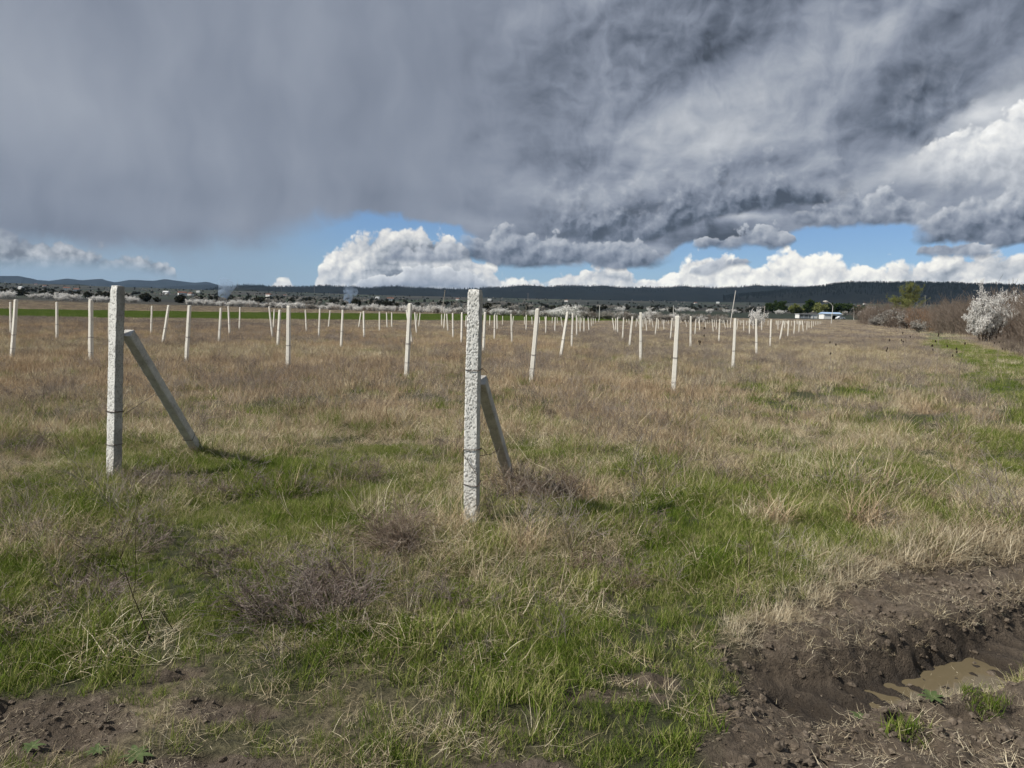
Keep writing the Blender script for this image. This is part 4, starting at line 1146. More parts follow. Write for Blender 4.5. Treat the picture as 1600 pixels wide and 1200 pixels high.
def big_post(tx, ty, bx, by, w0, w1, yaw, args, ties, label, grp='braced concrete posts in the foreground'):
    X, Y, Z = place_px(bx, by)
    tr = ray(tx, ty); T = Vector((tr.x / tr.y * Y, Y, EYE + tr.z / tr.y * Y)); B = Vector((X, Y, Z - .02))
    H = (T - B).length; dv = (T - B).normalized()
    eul = (dv.to_track_quat('Z', 'Y').to_matrix().to_4x4() @ Matrix.Rotation(0, 4, 'Z')).to_3x3()
    # to_track_quat leaves an arbitrary yaw: rebuild the frame
    zx = dv; fx = Vector((math.cos(yaw), math.sin(yaw), 0)); fx = (fx - zx * fx.dot(zx)).normalized(); fy = zx.cross(fx)
    R_ = Matrix(((fx.x, fy.x, zx.x), (fx.y, fy.y, zx.y), (fx.z, fy.z, zx.z)))
    o = empty('concrete_post', B, R_.to_euler())
    obj('shaft', near_post(H, w0, w1, *args), o)
    for i, (tz, lo) in enumerate(ties):
        obj('wire_tie', tie_geo(tz, w0 * (1 - .12 * tz / H) + .002, int(tz * 100), lo).mesh('wire_tie', M['wire']), o)
    tag(o, label, 'post', grp)
    return B, R_, H
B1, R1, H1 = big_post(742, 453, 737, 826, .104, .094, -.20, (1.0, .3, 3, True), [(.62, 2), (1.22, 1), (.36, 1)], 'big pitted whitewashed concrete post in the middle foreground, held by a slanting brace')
B2, R2, H2 = big_post(184.5, 447, 177, 751, .098, .090, -.34, (1.0, .2, 8, True), [(.66, 2), (.34, 1)], 'tall whitewashed concrete post at the left with one bright and one shaded face, brace behind')
def brace(top, foot, wd, th, label, seed):
    top = Vector(top); foot = Vector(foot)
    zx = (top - foot).normalized(); L_ = (top - foot).length + .25
    fx = Vector((0, 0, 1)).cross(zx).normalized(); fy = zx.cross(fx)
    R_ = Matrix(((fx.x, fy.x, zx.x), (fx.y, fy.y, zx.y), (fx.z, fy.z, zx.z)))
    rows = 90; per = 8; r = np.random.default_rng(seed)
    u = np.arange(per * 4) / per; side = np.floor(u).astype(int); t = (u - side) * 2 - 1
    z = np.linspace(0, L_, rows); T_, Z_ = np.meshgrid(t, z); S_ = np.broadcast_to(side, T_.shape)
    hw, ht = wd / 2, th / 2
    cor = np.clip((np.abs(T_) - .75) / .25, 0, 1)
    rough_ = .003 * fbm(T_ * 2 + S_ * 5, Z_ * 22, seed, 3) + .004 * sstep(.7, 1, np.abs(T_)) * fbm(Z_ * 20, S_ * 3.1 + T_, seed + 3, 3)
    wa = np.where((S_ == 0) | (S_ == 2), hw, ht); wb = np.where((S_ == 0) | (S_ == 2), ht, hw)
    a = wa * T_; b = wb - wb * .12 * cor + rough_
    X = np.where(S_ == 0, a, np.where(S_ == 1, b, np.where(S_ == 2, -a, -b)))
    Y = np.where(S_ == 0, -b, np.where(S_ == 1, a, np.where(S_ == 2, b, -a)))
    v = np.stack([X, Y, Z_ - .25], 2).reshape(-1, 3); N4 = per * 4; k = np.arange(N4)
    q = [np.stack([i * N4 + k, i * N4 + (k + 1) % N4, (i + 1) * N4 + (k + 1) % N4, (i + 1) * N4 + k], 1) for i in range(rows - 1)]
    v = np.vstack([v, [[0, 0, L_ - .25]]])
    tr = np.stack([(rows - 1) * N4 + k, (rows - 1) * N4 + (k + 1) % N4, np.full(N4, rows * N4)], 1)
    o = empty('brace_post', foot, R_.to_euler())
    obj('shaft', mesh_np('shaft', v, [np.vstack(q), tr], M['brace'], False), o)
    g = Geo(); k_ = hw + .006; kk = ht + .006; z0 = .30
    g.tube([(k_, -kk, z0), (k_, kk, z0 + .01), (-k_, kk, z0), (-k_, -kk, z0 - .01), (k_, -kk, z0)], .0028, 5, False)
    obj('wire_tie', g.mesh('wire_tie', M['wire']), o)
    tag(o, label, 'brace', 'slanting concrete braces behind the foreground posts')
# brace tops touch the back of their post
def post_point(B, R_, h, off): return B + R_ @ Vector((off[0], off[1], h))
t1 = post_point(B1, R1, 1.14, (.030, .09, 0)); f1 = Vector(place_px(797, 750)); f1.z -= .02
brace(t1, f1, .086, .08, 'dark grey concrete brace slanting from the pitted middle post down to the brown bush', 3)
t2 = post_point(B2, R2, 1.38, (.03, .09, 0)); f2 = Vector(place_px(312, 712)); f2.z -= .02
brace(t2, f2, .098, .085, 'light grey concrete brace slanting from the left foreground post down to the right', 4)

# loose wires
def sag(name, a, b, drop, rad, material, label, wob=.0, seed=0, cat='wire', n_=14):
    a = Vector(a); b = Vector(b); r = random.Random(seed); pts = []
    for i in range(n_ + 1):
        t = i / n_; p = a.lerp(b, t); p.z -= drop * 4 * t * (1 - t)
        p += Vector((r.gauss(0, wob), r.gauss(0, wob), r.gauss(0, wob)))
        p.z = max(p.z, gz1(p.x, p.y) + .01)
        pts.append(p)
    return tag(obj(name, Geo().tube(pts, rad, 5).mesh(name, material)), label, cat)
sag('wire', post_point(B2, R2, .62, (.06, .02, 0)), Vector(place_px(291, 568)) + Vector((0, 0, .75)), .34, .0030, M['wire'], 'thin dark wire hanging from the left braced post towards the post behind its brace', .006, 1)
sag('wire', Vector(place_px(142, 565)) + Vector((.05, 0, .72)), Vector(place_px(142, 565)) + Vector((.95, -.3, .5)), -.09, .003, M['wire'], 'loose curled wire end sticking out from the straight post left of the left braced post', .006, 2)
sag('wire', post_point(B1, R1, .62, (-.06, -.06, 0)), t1.lerp(f1, .62), .05, .003, M['wire'], 'dark wire slung round the middle foreground post and tied to its brace', .004, 3)
sag('wire', post_point(B1, R1, .60, (-.06, -.07, 0)), post_point(B1, R1, .44, (.055, -.068, 0)), .0, .0028, M['wire'], 'short dark wire end slanting down the pitted face of the middle foreground post', .002, 4)
sag('wire', Vector(place_px(434, 545)) + Vector((.05, 0, .5)), Vector(place_px(434, 545)) + Vector((-2.1, .5, .42)), .06, .004, M['wire'], 'dark wire hanging low left of the post that stands before the one with wire tie', .006, 5)

# ------------------------------------------------------------------ dead bushes, stalks and seed heads
def dead_bush(px, py, size, h, matk, label, seed, lean=(0, 0), stems=34, depth=3, splits=3, d=None):
    X, Y, Z = place_px(px, py, d)
    lines, tips = twigs(seed, h, size / h * 1.3, stems, depth, splits, .0056, .80, .30, 5, lean, .0011, -.03, size * .55)
    for pts, rr, lev in lines:
        for p in pts: p.z = max(p.z, .0)
    o = tag(obj('dead_bush', wood_mesh('dead_bush', lines, M[matk]), None, (X, Y, Z - .01), (0, 0, 0)), label, 'dead bush', 'dead bushes in the near grass')
    return o
dead_bush(488, 955, .46, .42, 'deadgrey', 'tangled grey brown dead bush lying in green grass, left of centre near the bottom', 1, (-.5, .2), 95)
dead_bush(640, 862, .24, .40, 'deadred', 'reddish brown dead bush leaning left, just left of the middle foreground post', 2, (-.7, .1), 60)
dead_bush(840, 780, .42, .42, 'deadred', 'brown dead bush at the foot of the middle brace', 3, (.1, .1), 75)
dead_bush(455, 770, .42, .26, 'deadgrey', 'low violet grey dead bush between the two foreground posts', 4, (0, 0), 40)
dead_bush(95, 950, .50, .26, 'deadgrey', 'wide flat grey dead bush near the left edge of the picture', 5, (.2, 0), 46)
dead_bush(235, 765, .48, .27, 'deadgrey', 'low grey brown dead bush right of the foot of the left foreground post', 6, (.2, 0), 46)
dead_bush(330, 770, .36, .22, 'deadgrey', 'low grey dead bush in front of the foot of the left brace', 7, (.3, 0), 34)
dead_bush(12, 705, .50, .36, 'deadgrey', 'dark grey dead bush cut by the left edge of the picture', 8, (0, 0), 40)
dead_bush(1250, 720, .45, .28, 'deadred', 'brownish dead bush in the grass on the right side, beyond the mud', 9, (0, 0), 34)
dead_bush(700, 700, .5, .22, 'deadgrey', 'dark low dead bush directly left of the middle foreground post', 10, (0, 0), 30)
extra = [(560, 745, .5, .3, 'deadgrey', 'faint grey dead weeds between the low violet bush and the foreground post'), (380, 880, .5, .26, 'deadgrey', 'grey flattened dead weeds left above the large tangled bush'), (160, 860, .5, .3, 'deadgrey', 'grey dead weeds in green grass below the left foreground post'),
         (930, 905, .4, .22, 'deadred', 'brown dead weeds in the grass left of the mud, below the pale bent stalks'), (700, 960, .35, .2, 'deadgrey', 'small grey dead weeds right of the large tangled bush'), (30, 800, .6, .3, 'deadgrey', 'grey brown dead weeds at the left edge above the wide flat bush'),
         (1120, 760, .45, .26, 'deadgrey', 'grey dead weeds in the middle of the right hand grass'), (1420, 790, .5, .26, 'deadred', 'brown dead weeds above the right end of the mud bank'), (320, 660, .6, .34, 'deadred', 'brown dead weeds beside the foot of the left brace'), (60, 620, .9, .4, 'deadgrey', 'violet grey dead weeds left of the left foreground post'),
         (560, 640, .9, .36, 'deadgrey', 'violet grey dead weeds in front of the tall central post'), (900, 650, .8, .34, 'deadred', 'brown dead weeds below the tall leaning post at centre'), (1330, 640, .9, .34, 'deadgrey', 'violet grey dead weeds in the dry grass right of the stout leaning post')]
for i, (a, b, c, d, e, f) in enumerate(extra): dead_bush(a, b, c, d, e, f, 30 + i, (-.2, 0), 40, 3, 3)
dead_bush(1040, 845, .24, .14, 'straw', 'small dome of pale bent dead stalks in the grass right of centre', 11, (.4, -.2), 26, 2, 3)
def stalk(px, py, h, lean, label, seed, matk='darkstem', r0=.0035, splits=2, d=None, name='dead_stalk'):
    X, Y, Z = place_px(px, py, d)
    lines, tips = twigs(seed, h / .52, .02, 1, 1, splits, r0, .5, .10, 5, lean, .0012, 0, .0)
    tag(obj(name, wood_mesh(name, lines, M[matk], 4), None, (X, Y, Z)), label, 'dead stalk', 'single dead stalks in the near grass')
stalk(243, 1005, .50, (-.35, .1), 'long dark forked dead stalk leaning left in the lower left grass', 1, r0=.0045, splits=4)
stalk(277, 985, .16, (-.4, 0), 'short dark dead stalk just right of the long forked one at lower left', 2)
stalk(1205, 805, .55, (-.75, .3), 'long dark dead stalk leaning left in the grass above the mud', 3, splits=1)
stalk(1222, 900, .30, (.05, 0), 'upright dark dead stem at the left end of the mud bank', 4, splits=1)
stalk(1168, 925, .34, (.0, 0), 'thin upright dead stem in the green grass left of the mud bank', 5, splits=1, r0=.0025)
stalk(112, 725, .75, (-.5, .1), 'tall thin dead stem leaning left, left of the left foreground post', 6, splits=3)
stalk(575, 955, .42, (-.6, .1), 'pale dead stalk leaning left out of the tangled bush near the bottom', 7, 'straw')
stalk(470, 815, .30, (-.9, 0), 'pale bent dead stalk lying left below the low violet grey bush', 8, 'straw', .004, 3)
stalk(640, 1150, .14, (-2.5, 1.2), 'single pale broken straw lying on green grass at the bottom', 9, 'straw', .004, 0)
stalk(1005, 1085, .07, (.5, .1), 'short pale broken stick standing in the soil at bottom centre', 10, 'straw', .004, 1)
stalk(985, 790, 1.1, (-2.6, 1.2), 'long pale dead stalk lying slantwise in the grass right of the middle brace', 11, 'straw', .0035, 3)

M['teasel'] = M['darkstem']

def teasel(px, py, h, heads, label, seed, d=None):
    X, Y, Z = place_px(px, py, d)
    r = random.Random(seed)
    o = empty('teasel', (X, Y, Z))
    g = Geo(); tipsp = []
    top = Vector((r.gauss(0, .05), 0, h)); g.tube([(0, 0, 0), (.01, 0, h * .5), top], [.007, .006, .003], 5); tipsp.append(top)
    for k in range(heads - 1):
        z = h * r.uniform(.45, .8); a = r.uniform(0, 6.28); e = Vector((math.cos(a) * r.uniform(.12, .28), math.sin(a) * .15, z + r.uniform(.12, .3)))
        g.tube([(0, 0, z), (e.x * .6, e.y * .6, z + .05), e], [.005, .004, .0025], 4); tipsp.append(e)
    obj('stem', g.mesh('stem', M['weed']), o)
    for t_ in tipsp:
        g = Geo()
        zz = np.linspace(0, .085, 6); rr = [.005, .017, .021, .020, .014, .002]
        g.tube([(t_.x, t_.y, t_.z + q) for q in zz], rr, 8)
        for k in range(26):
            a = r.uniform(0, 6.28); zq = r.uniform(0, .08); b = .019
            p = Vector((t_.x + math.cos(a) * b, t_.y + math.sin(a) * b, t_.z + zq))
            e = p + Vector((math.cos(a) * .014, math.sin(a) * .014, .006)); s = Vector((-math.sin(a), math.cos(a), 0)) * .002
            g.add([p - s, p + s, e], None, [[0, 1, 2]])
        obj('seed_head', g.mesh('seed_head', M['teasel']), o)
    tag(o, label, 'teasel', 'dry teasels in the field')
for (a, b, dd, h, nh, l_) in [(1412, 575, None, 1.45, 6, 'tallest dry teasel with several dark heads, before the hedge on the right'), (1462, 590, None, 1.3, 7, 'dry teasel with clustered dark heads, right of the tallest one'),
                           (1497, 598, None, 1.1, 4, 'dry teasel with few dark heads standing before the green track'), (1099, 580, None, 1.35, 5, 'dry teasel right of the stout leaning white post'),
                           (1296, 585, None, 1.0, 3, 'small dry teasel in the open field right of the right hand post row'), (1385, 588, None, 1.1, 3, 'small dry teasel left of the tallest teasel on the right'),
                           (1557, 575, None, 1.0, 3, 'dry teasel below the large white blossoming shrub'), (1389, 535, None, 1.0, 3, 'small far teasel at the bend of the green track')]:
    teasel(a, b, h, nh, l_, int(a), dd)
# broad leaved weeds at the very front
def rosette(px, py, s, label, seed):
    X, Y, Z = place_px(px, py); r = random.Random(seed); g = Geo(); o = empty('leafy_weed', (X, Y, Z))
    for k in range(9):
        a = k * .7 + r.uniform(-.2, .2); L_ = s * r.uniform(.6, 1); w_ = L_ * .17; g = Geo()
        u = Vector((math.cos(a), math.sin(a), 0)); v = Vector((-u.y, u.x, 0)); V = []
        for j in range(6):
            t = j / 5; ww = w_ * math.sin(math.pi * min(1, t * .9 + .08)) ; zz = L_ * (.45 * t - .35 * t * t) + .01
            c = u * L_ * t + Vector((0, 0, zz)); V += [c - v * ww + Vector((0, 0, .15 * ww)), c, c + v * ww + Vector((0, 0, .15 * ww))]
        Q = []
        for j in range(5): Q += [[j * 3, j * 3 + 1, j * 3 + 4, j * 3 + 3], [j * 3 + 1, j * 3 + 2, j * 3 + 5, j * 3 + 4]]
        g.add(V, Q); obj('leaf', g.mesh('leaf', M['leafgreen']), o)
    tag(o, label, 'weed', 'broad leaved green weeds')
m, n = mat('fresh_leaf')
M['leafgreen'] = finish(m, n, principled(n, n.mix(n.noise(n.new('ShaderNodeNewGeometry').outputs['Position'], 25), (.05, .075, .02), (.09, .12, .04)), .6, .3))
rosette(212, 1188, .075, 'broad leaved pale green weed at the bottom edge, left', 1)
rosette(50, 1172, .05, 'small leafy weed in the soil at the bottom left corner', 2)
rosette(150, 1175, .05, 'small leafy weed between the other two at the bottom left', 3)
rosette(1345, 1100, .05, 'small leafy weed left of the dark hole in the mud', 4)
rosette(1455, 1098, .07, 'leafy weed right of the dark hole in the mud', 5)

# ------------------------------------------------------------------ shrubs and trees
def leafmat(name, cols, trans=.3, rough=.8):
    m, n = mat(name)
    isl = n.new('ShaderNodeNewGeometry').outputs['Random Per Island']
    oi = n.new('ShaderNodeObjectInfo').outputs['Random']
    f = n.m('ADD', n.m('MULTIPLY', isl, .75), n.m('MULTIPLY', oi, .25)); k = len(cols)
    c = n.ramp(f, [(i / (k - 1), q) for i, q in enumerate(cols)])
    d = n.new('ShaderNodeBsdfDiffuse'); n.put(d.inputs[0], c)
    t = n.new('ShaderNodeBsdfTranslucent'); n.put(t.inputs[0], c)
    mx = n.new('ShaderNodeMixShader'); mx.inputs[0].default_value = trans
    m.node_tree.links.new(d.outputs[0], mx.inputs[1]); m.node_tree.links.new(t.outputs[0], mx.inputs[2])
    return finish(m, n, mx.outputs[0])
M['blossom'] = leafmat('white_blossom', [(.66, .63, .58), (.80, .78, .73), (.90, .88, .85)])
M['blossom_dull'] = leafmat('dull_blossom', [(.20, .185, .155), (.34, .32, .28), (.50, .47, .42)])
M['bark'] = leafmat('bark', [(.045, .034, .028), (.09, .07, .055), (.13, .10, .08)], 0)
M['brush'] = leafmat('bare_brush_twigs', [(.11, .085, .065), (.19, .15, .12), (.28, .235, .19)], 0)
M['brush_red'] = leafmat('reddish_brush_twigs', [(.17, .095, .06), (.26, .16, .10), (.32, .24, .17)], 0)
M['spring'] = leafmat('young_spring_leaves', [(.13, .15, .04), (.20, .22, .07), (.28, .27, .12)])
M['leafdark'] = leafmat('dark_green_leaves', [(.025, .045, .015), (.045, .07, .02), (.07, .10, .03)])
M['needles'] = leafmat('pine_needles', [(.005, .008, .007), (.010, .014, .011)], .05)

# the big blossoming shrub on the right
def big_blossom():
    X, Y, Z = place_px(1549, 537)
    o = empty('blossoming_shrub', (X, Y, Z)); o.scale = (.58, .70, .97)
    lines, tips = twigs(77, 4.9, .42, 22, 3, 4, .055, .62, .20, 5, (0, 0), .008, .10, .7)
    l2, t2 = twigs(78, 3.5, .45, 12, 3, 4, .05, .7, .22, 5, (-.25, 0), .008, .08, .4)
    for pts, rr, lev in l2:
        for p in pts: p.x -= 1.5
    for q in t2: q[0].x -= 1.5
    lines += l2; tips += t2
    obj('branches', wood_mesh('branches', lines, M['bark']), o)
    def bias(t, r):
        hgt = t[:, 2] / 5.2
        return r.uniform(size=len(t)) < np.clip(.25 + 1.0 * sstep(.15, .55, hgt) + .3 * (t[:, 0] < -.8), 0, 1) * (.35 + .65 * sstep(-.25, .3, fbm(t[:, 0] * 1.4, t[:, 2] * 1.4, 5, 2)))
    obj('blossom', leaf_mesh('blossom', tips, 5, .085, .08, M['blossom'], 3, 1.6, bias), o)
    tag(o, 'large white blossoming shrub among bare brown brush at the right edge', 'shrub')
big_blossom()

# kinds of shrubs used along the hedges
def kind_blossom(seed, h, w_, matk='blossom', per=5, size=.16):
    lines, tips = twigs(seed, h, w_ / h, 9, 2, 4, .05, .75, .22, 4, (0, 0), .012, .06, w_ * .22)
    return [('branches', wood_mesh('branches', lines, M['bark'])), ('blossom', leaf_mesh('blossom', tips, per, size, .16, M[matk], seed, 1.5, lambda t, r: r.uniform(size=len(t)) < .25 + .8 * sstep(.2, .6, t[:, 2] / h)))]
def kind_bare(seed, h, matk='brush'):
    lines, tips = twigs(seed, h, .42, 20, 3, 3, .032, .60, .20, 4, (0, 0), .0075, .10, .9)
    return [('branches', wood_mesh('branches', lines, M[matk]))]
KB = [kind_blossom(200 + s, 3.0, 2.6) for s in range(4)]
KD = [kind_blossom(210 + s, 2.8, 2.8, 'blossom_dull', 4, .18) for s in range(3)]
KN = [kind_bare(220 + s, 3.4) for s in range(5)]
KR = [kind_bare(230 + s, 2.6, 'brush_red') for s in range(2)]
def kind_leafy(seed, h, w_, matk, per=9, size=.5):
    lines, tips = twigs(seed, h, w_ / h * .8, 3, 3, 4, .16, .75, .2, 4, (0, 0), .02, .05, .2)
    return [('trunk', wood_mesh('trunk', lines, M['bark'])), ('crown', leaf_mesh('crown', tips, per, size, size * .6, M[matk], seed, 1.6))]
KG = [kind_leafy(240 + s, 9, 8, 'leafdark', 5, .8) for s in range(2)] + [kind_leafy(250, 9, 8, 'spring', 5, .8)]
def grow(name, kind, x, y, s, rot, label, cat, grp=None, sx=1.0):
    o = empty(name, (x, y, gz1(x, y) - .05), (0, 0, rot)); o.scale = (s * sx, s * sx, s)
    for nm, me in kind: obj(nm, me, o)
    return tag(o, label, cat, grp)
rs = random.Random(21)
def h_at(px): return ray(px, 496.6 + (px - 800) * .022)
# airy tree with young leaves by the hedge
X, Y, Z = place_px(1411, 519)
o = empty('young_leaf_tree', (X, Y, Z)); o.scale = (1.1, 1.1, 1)
lines, tips = twigs(95, 9.4, .34, 6, 4, 3, .13, .60, .18, 5, (.02, 0), .012, .10, .35)
obj('trunk', wood_mesh('trunk', lines, M['bark']), o)
obj('crown', leaf_mesh('crown', tips, 7, .16, .22, M['spring'], 5, 1.5, lambda t, r: (r.uniform(size=len(t)) < .7) & (t[:, 2] > 3.5)), o)
tag(o, 'tall airy tree with thin pale green leaves rising above the hedge on the right', 'tree')

# bare hedge on the right
hedge = [(34, 46), (38, 54.6), (46, 68), (54.7, 86), (66, 110), (78, 145), (92, 185), (104, 235)]
hl = ['bare brown hedge shrub right of the large white blossoming shrub', 'bare brown hedge shrub between airy tree and large white blossoming shrub']
hx = np.array([q[0] for q in hedge]); hy = np.array([q[1] for q in hedge])
for k in range(150):
    t = (k / 149) ** 1.2
    y_ = 44 + t * 185 + rs.uniform(-1.5, 1.5); x_ = float(np.interp(y_, hy, hx)) + rs.uniform(.2, 8 + 6 * t) - .3
    px_ = 800 + 1150 * x_ / y_
    s_ = rs.uniform(.95, 1.45) * (1 + .30 * t)
    if math.hypot(x_ - 54.2, (y_ - 85.8) * .5) < 3.2 and y_ < 88: continue
    if px_ > 1690: continue
    reddish = 1418 < px_ < 1450 and rs.random() < .6
    if y_ > 140 and rs.random() < .22:
        grow('blossoming_shrub', rs.choice(KD), x_, y_, s_ * .9, rs.uniform(0, 6), 'small white blossoming shrub in the far part of the hedge near the airy tree', 'shrub', 'small blossoming shrubs in the right hand hedge'); continue
    kind = rs.choice(KR) if reddish else rs.choice(KN)
    lab = 'rusty red bare shrub at the foot of the airy tree' if reddish else (hl[0] if px_ > 1580 else 'bare brown hedge shrub just behind or beside the large white blossoming shrub' if px_ > 1500 else hl[1] if px_ > 1425 else 'bare brown shrub at the left end of the hedge, around the airy tree')
    grow('bare_shrub', kind, x_, y_, s_, rs.uniform(0, 6), lab, 'shrub', 'bare brown shrubs of the right hand hedge')
for (px_, py_, s_, lab) in [(1440, 516, 1.0, 'white flowering bush just right of the airy tree in the hedge'), (1402, 508, 1.2, 'white flowering bush left of the airy tree'), (1370, 512, 1.1, 'white flowering bush at the left end of the hedge beside the concrete pole')]:
    x_, y_, z_ = place_px(px_, 500, {1440: 125, 1402: 195, 1370: 215}[px_])
    grow('blossoming_shrub', KD[int(px_) % 3], x_, y_, s_ * .8, 1, lab, 'shrub')
# small tufty bushes at the right edge of the track
for k, (px_, d_, s_) in enumerate([(1590, 41, .35), (1560, 55, .3), (1575, 47, .28), (1596, 60, .4)]):
    x_, y_, z_ = place_px(px_, 520, d_)
    grow('bare_shrub', KN[k], x_, y_, s_, k, 'low leafless bush in dry grass in front of the hedge at the right edge', 'shrub', 'low bushes before the hedge')

# the belt of blossoming shrubs behind the posts
belt = [(300, 345), (400, 330), (500, 318), (600, 305), (700, 292), (800, 268), (860, 255), (940, 236), (1040, 216), (1140, 196)]
bx_ = [q[0] for q in belt]; bd_ = [q[1] for q in belt]
k = 0; px_ = 296.0
while px_ < 1136:
    d_ = float(np.interp(px_, bx_, bd_)) + rs.uniform(-5, 9)
    x_, y_, z_ = place_px(px_, 490, d_)
    white = rs.random() < (.85 if px_ < 760 else .60)
    s_ = rs.uniform(.72, 1.15) * (1.15 if 862 < px_ < 905 else 1.0) * (1.0 if px_ < 1060 else .85)
    side = 'left' if px_ < 742 else 'right'
    where = 'left of the tall central post' if px_ < 630 else 'between tall central post and pitted foreground post' if px_ < 742 else 'between foreground post and wide gap' if px_ < 945 else 'behind the right hand posts'
    if white: grow('blossoming_shrub', rs.choice(KB), x_, y_, s_, rs.uniform(0, 6), ('low white blossoming shrub in the belt, ' if s_ < .87 else 'middling white blossoming shrub in the belt, ' if s_ < 1 else 'big white blossoming shrub in the belt, ') + where, 'shrub', 'belt of blossoming shrubs behind the vineyard', 1.12)
    else: grow('blossoming_shrub', rs.choice(KD), x_, y_, s_ * .95, rs.uniform(0, 6), 'dull shrub with few blossoms in the belt, ' + where, 'shrub', 'belt of blossoming shrubs behind the vineyard', 1.2)
    if rs.random() < .55:
        grow('bare_shrub', rs.choice(KN), x_ + rs.uniform(-2, 2), y_ + rs.uniform(-4, 4), rs.uniform(.55, .8), rs.uniform(0, 6), 'far bare dark shrub in the belt, ' + where, 'shrub', 'bare shrubs of the belt behind the vineyard', 1.3)
    px_ += rs.uniform(6.5, 10.5); k += 1
for (p_, d_, s_, l_) in [(1180, 150, 1.25, 'upright white blossoming bush directly behind the third post of the right hand row'), (885, 228, 1.55, 'tallest white blossoming bush of the belt, just left of the gap'), (873, 240, 1.3, 'large white blossoming bush, left neighbour of the tallest one in the belt')]:
    x_, y_, z_ = place_px(p_, 490, d_); grow('blossoming_shrub', KB[int(p_) % 4], x_, y_, s_, .4, l_, 'shrub', None, .7 if p_ == 1180 else 1.1)
for (p0, p1, d0, n_) in [(0, 30, 390, 4), (30, 120, 420, 7), (80, 125, 360, 4), (150, 172, 360, 3), (205, 235, 380, 3)]:
    for k in range(n_):
        x_, y_, z_ = place_px(rs.uniform(p0, p1), 475, d0 + rs.uniform(-10, 20))
        grow('blossoming_shrub', rs.choice(KB), x_, y_, rs.uniform(.9, 1.4), rs.uniform(0, 6), 'far white blossoming shrub beyond the green strip on the left', 'shrub', 'blossoming shrubs beyond the green strip', 1.4)
# green trees by the buildings
for (p_, d_, s_, kk, l_) in [(1243, 560, .95, 2, 'round yellow green tree left above the white shed'), (1222, 640, 1.0, 0, 'dark green tree left of the round yellow green one'), (1262, 640, 1.1, 0, 'dark green tree behind the white shed, right of the yellow green tree'),
                          (1283, 600, 1.15, 2, 'olive green tree behind the gap between shed and blue roofed house'), (1303, 620, 1.0, 1, 'dark green tree behind the blue roofed white house'), (1322, 640, 1.0, 1, 'dark tree right behind the street lamp'),
                          (1205, 700, 1.0, 1, 'dark green tree at the left end of the small group left of the shed'), (1345, 640, .8, 1, 'dark small tree right of the street lamp, in front of the pine ridge')]:
    x_, y_, z_ = place_px(p_, 490, d_); grow('leafy_tree', KG[kk], x_, y_, s_, p_ % 6, l_, 'tree', None, 1.15)

# woods and hedges of the country behind: too many to count
def farm_clump(seed, matk, size, k=90, flat=.8):
    r = np.random.default_rng(seed)
    p = r.normal(size=(k, 3)); p /= np.linalg.norm(p, axis=1)[:, None]; p = p * r.uniform(.45, 1, (k, 1)) * [1, 1, flat]; p[:, 2] += flat
    return leaf_mesh('bush', [(q, 0) for q in p], 2, .42, .1, M[matk], seed, 1.5)
M['scrub'] = leafmat('far_scrub', [(.020, .024, .016), (.036, .038, .025), (.062, .056, .042)])
bushes = [farm_clump(s, 'scrub', 1) for s in range(3)]
wbush = [farm_clump(10 + s, 'blossom_dull', 1, 60) for s in range(2)]
def far_pts(n_, d0, d1, a0=-120, a1=1720):
    px = rng.uniform(a0, a1, n_); d = np.exp(rng.uniform(np.log(d0), np.log(d1), n_))
    x = np.empty(n_); y = d
    rr = np.array([ray(q, 490)[:] for q in px]); x = rr[:, 0] / rr[:, 1] * d
    return x, y, px
x, y, px = far_pts(9000, 420, 4200)
rows_ = np.abs(((x * .35 + y * .9) % 210) - 105)
keep = (rows_ < 5) | (rng.uniform(size=len(x)) < .06 + .35 * (fbm(x * .004, y * .004, 501, 3) > .12)) & (rng.uniform(size=len(x)) < np.where(px < 620, 1, .55))
keep &= ~((px > 1190) & (px < 1345) & (y < 520)) & ~((px > 930) & (px < 1300) & (y < 620) & (rng.uniform(size=len(x)) < .9))
x, y = x[keep], y[keep]
put('scattered_scrub', 'dark hedges and scrub spread over the far fields', 'scrub', bushes, x, y, 1.2, 3.2, tilt=.05)
x, y, px = far_pts(3000, 420, 3800)
keep = (fbm(x * .006, y * .005, 511, 3) > np.where(px < 620, .16, .22)) & ~((px > 930) & (px < 1300) & (y < 640)) & ~((px > 1190) & (px < 1345) & (y < 520))
x, y = x[keep], y[keep]
put('scattered_blossom', 'pale blossoming fruit trees dotted over the far fields and villages', 'fruit trees', wbush, x, y, 1.3, 2.9, tilt=.05)
# single rounded blossoming trees one can make out on the right
for k, (p_, d_) in enumerate([(968, 520), (1015, 640), (1034, 650), (1046, 640), (1063, 620), (1070, 640), (1083, 640), (1108, 560), (1135, 640), (1150, 560), (1220, 560), (1440, 330), (1450, 335), (1475, 320), (1487, 318), (1498, 316), (1380, 420), (1390, 430)]):
    x_, y_, z_ = place_px(p_, 490, d_)
    grow('blossoming_tree', KB[k % 4], x_, y_, rs.uniform(1.0, 1.5), k, 'small rounded blossoming tree on the far fields, ' + ('right of the airy tree' if p_ > 1410 else 'right of centre below the wooded hills' if p_ < 1230 else 'left of the airy tree'), 'tree', 'single blossoming trees on the far fields', 1.3)
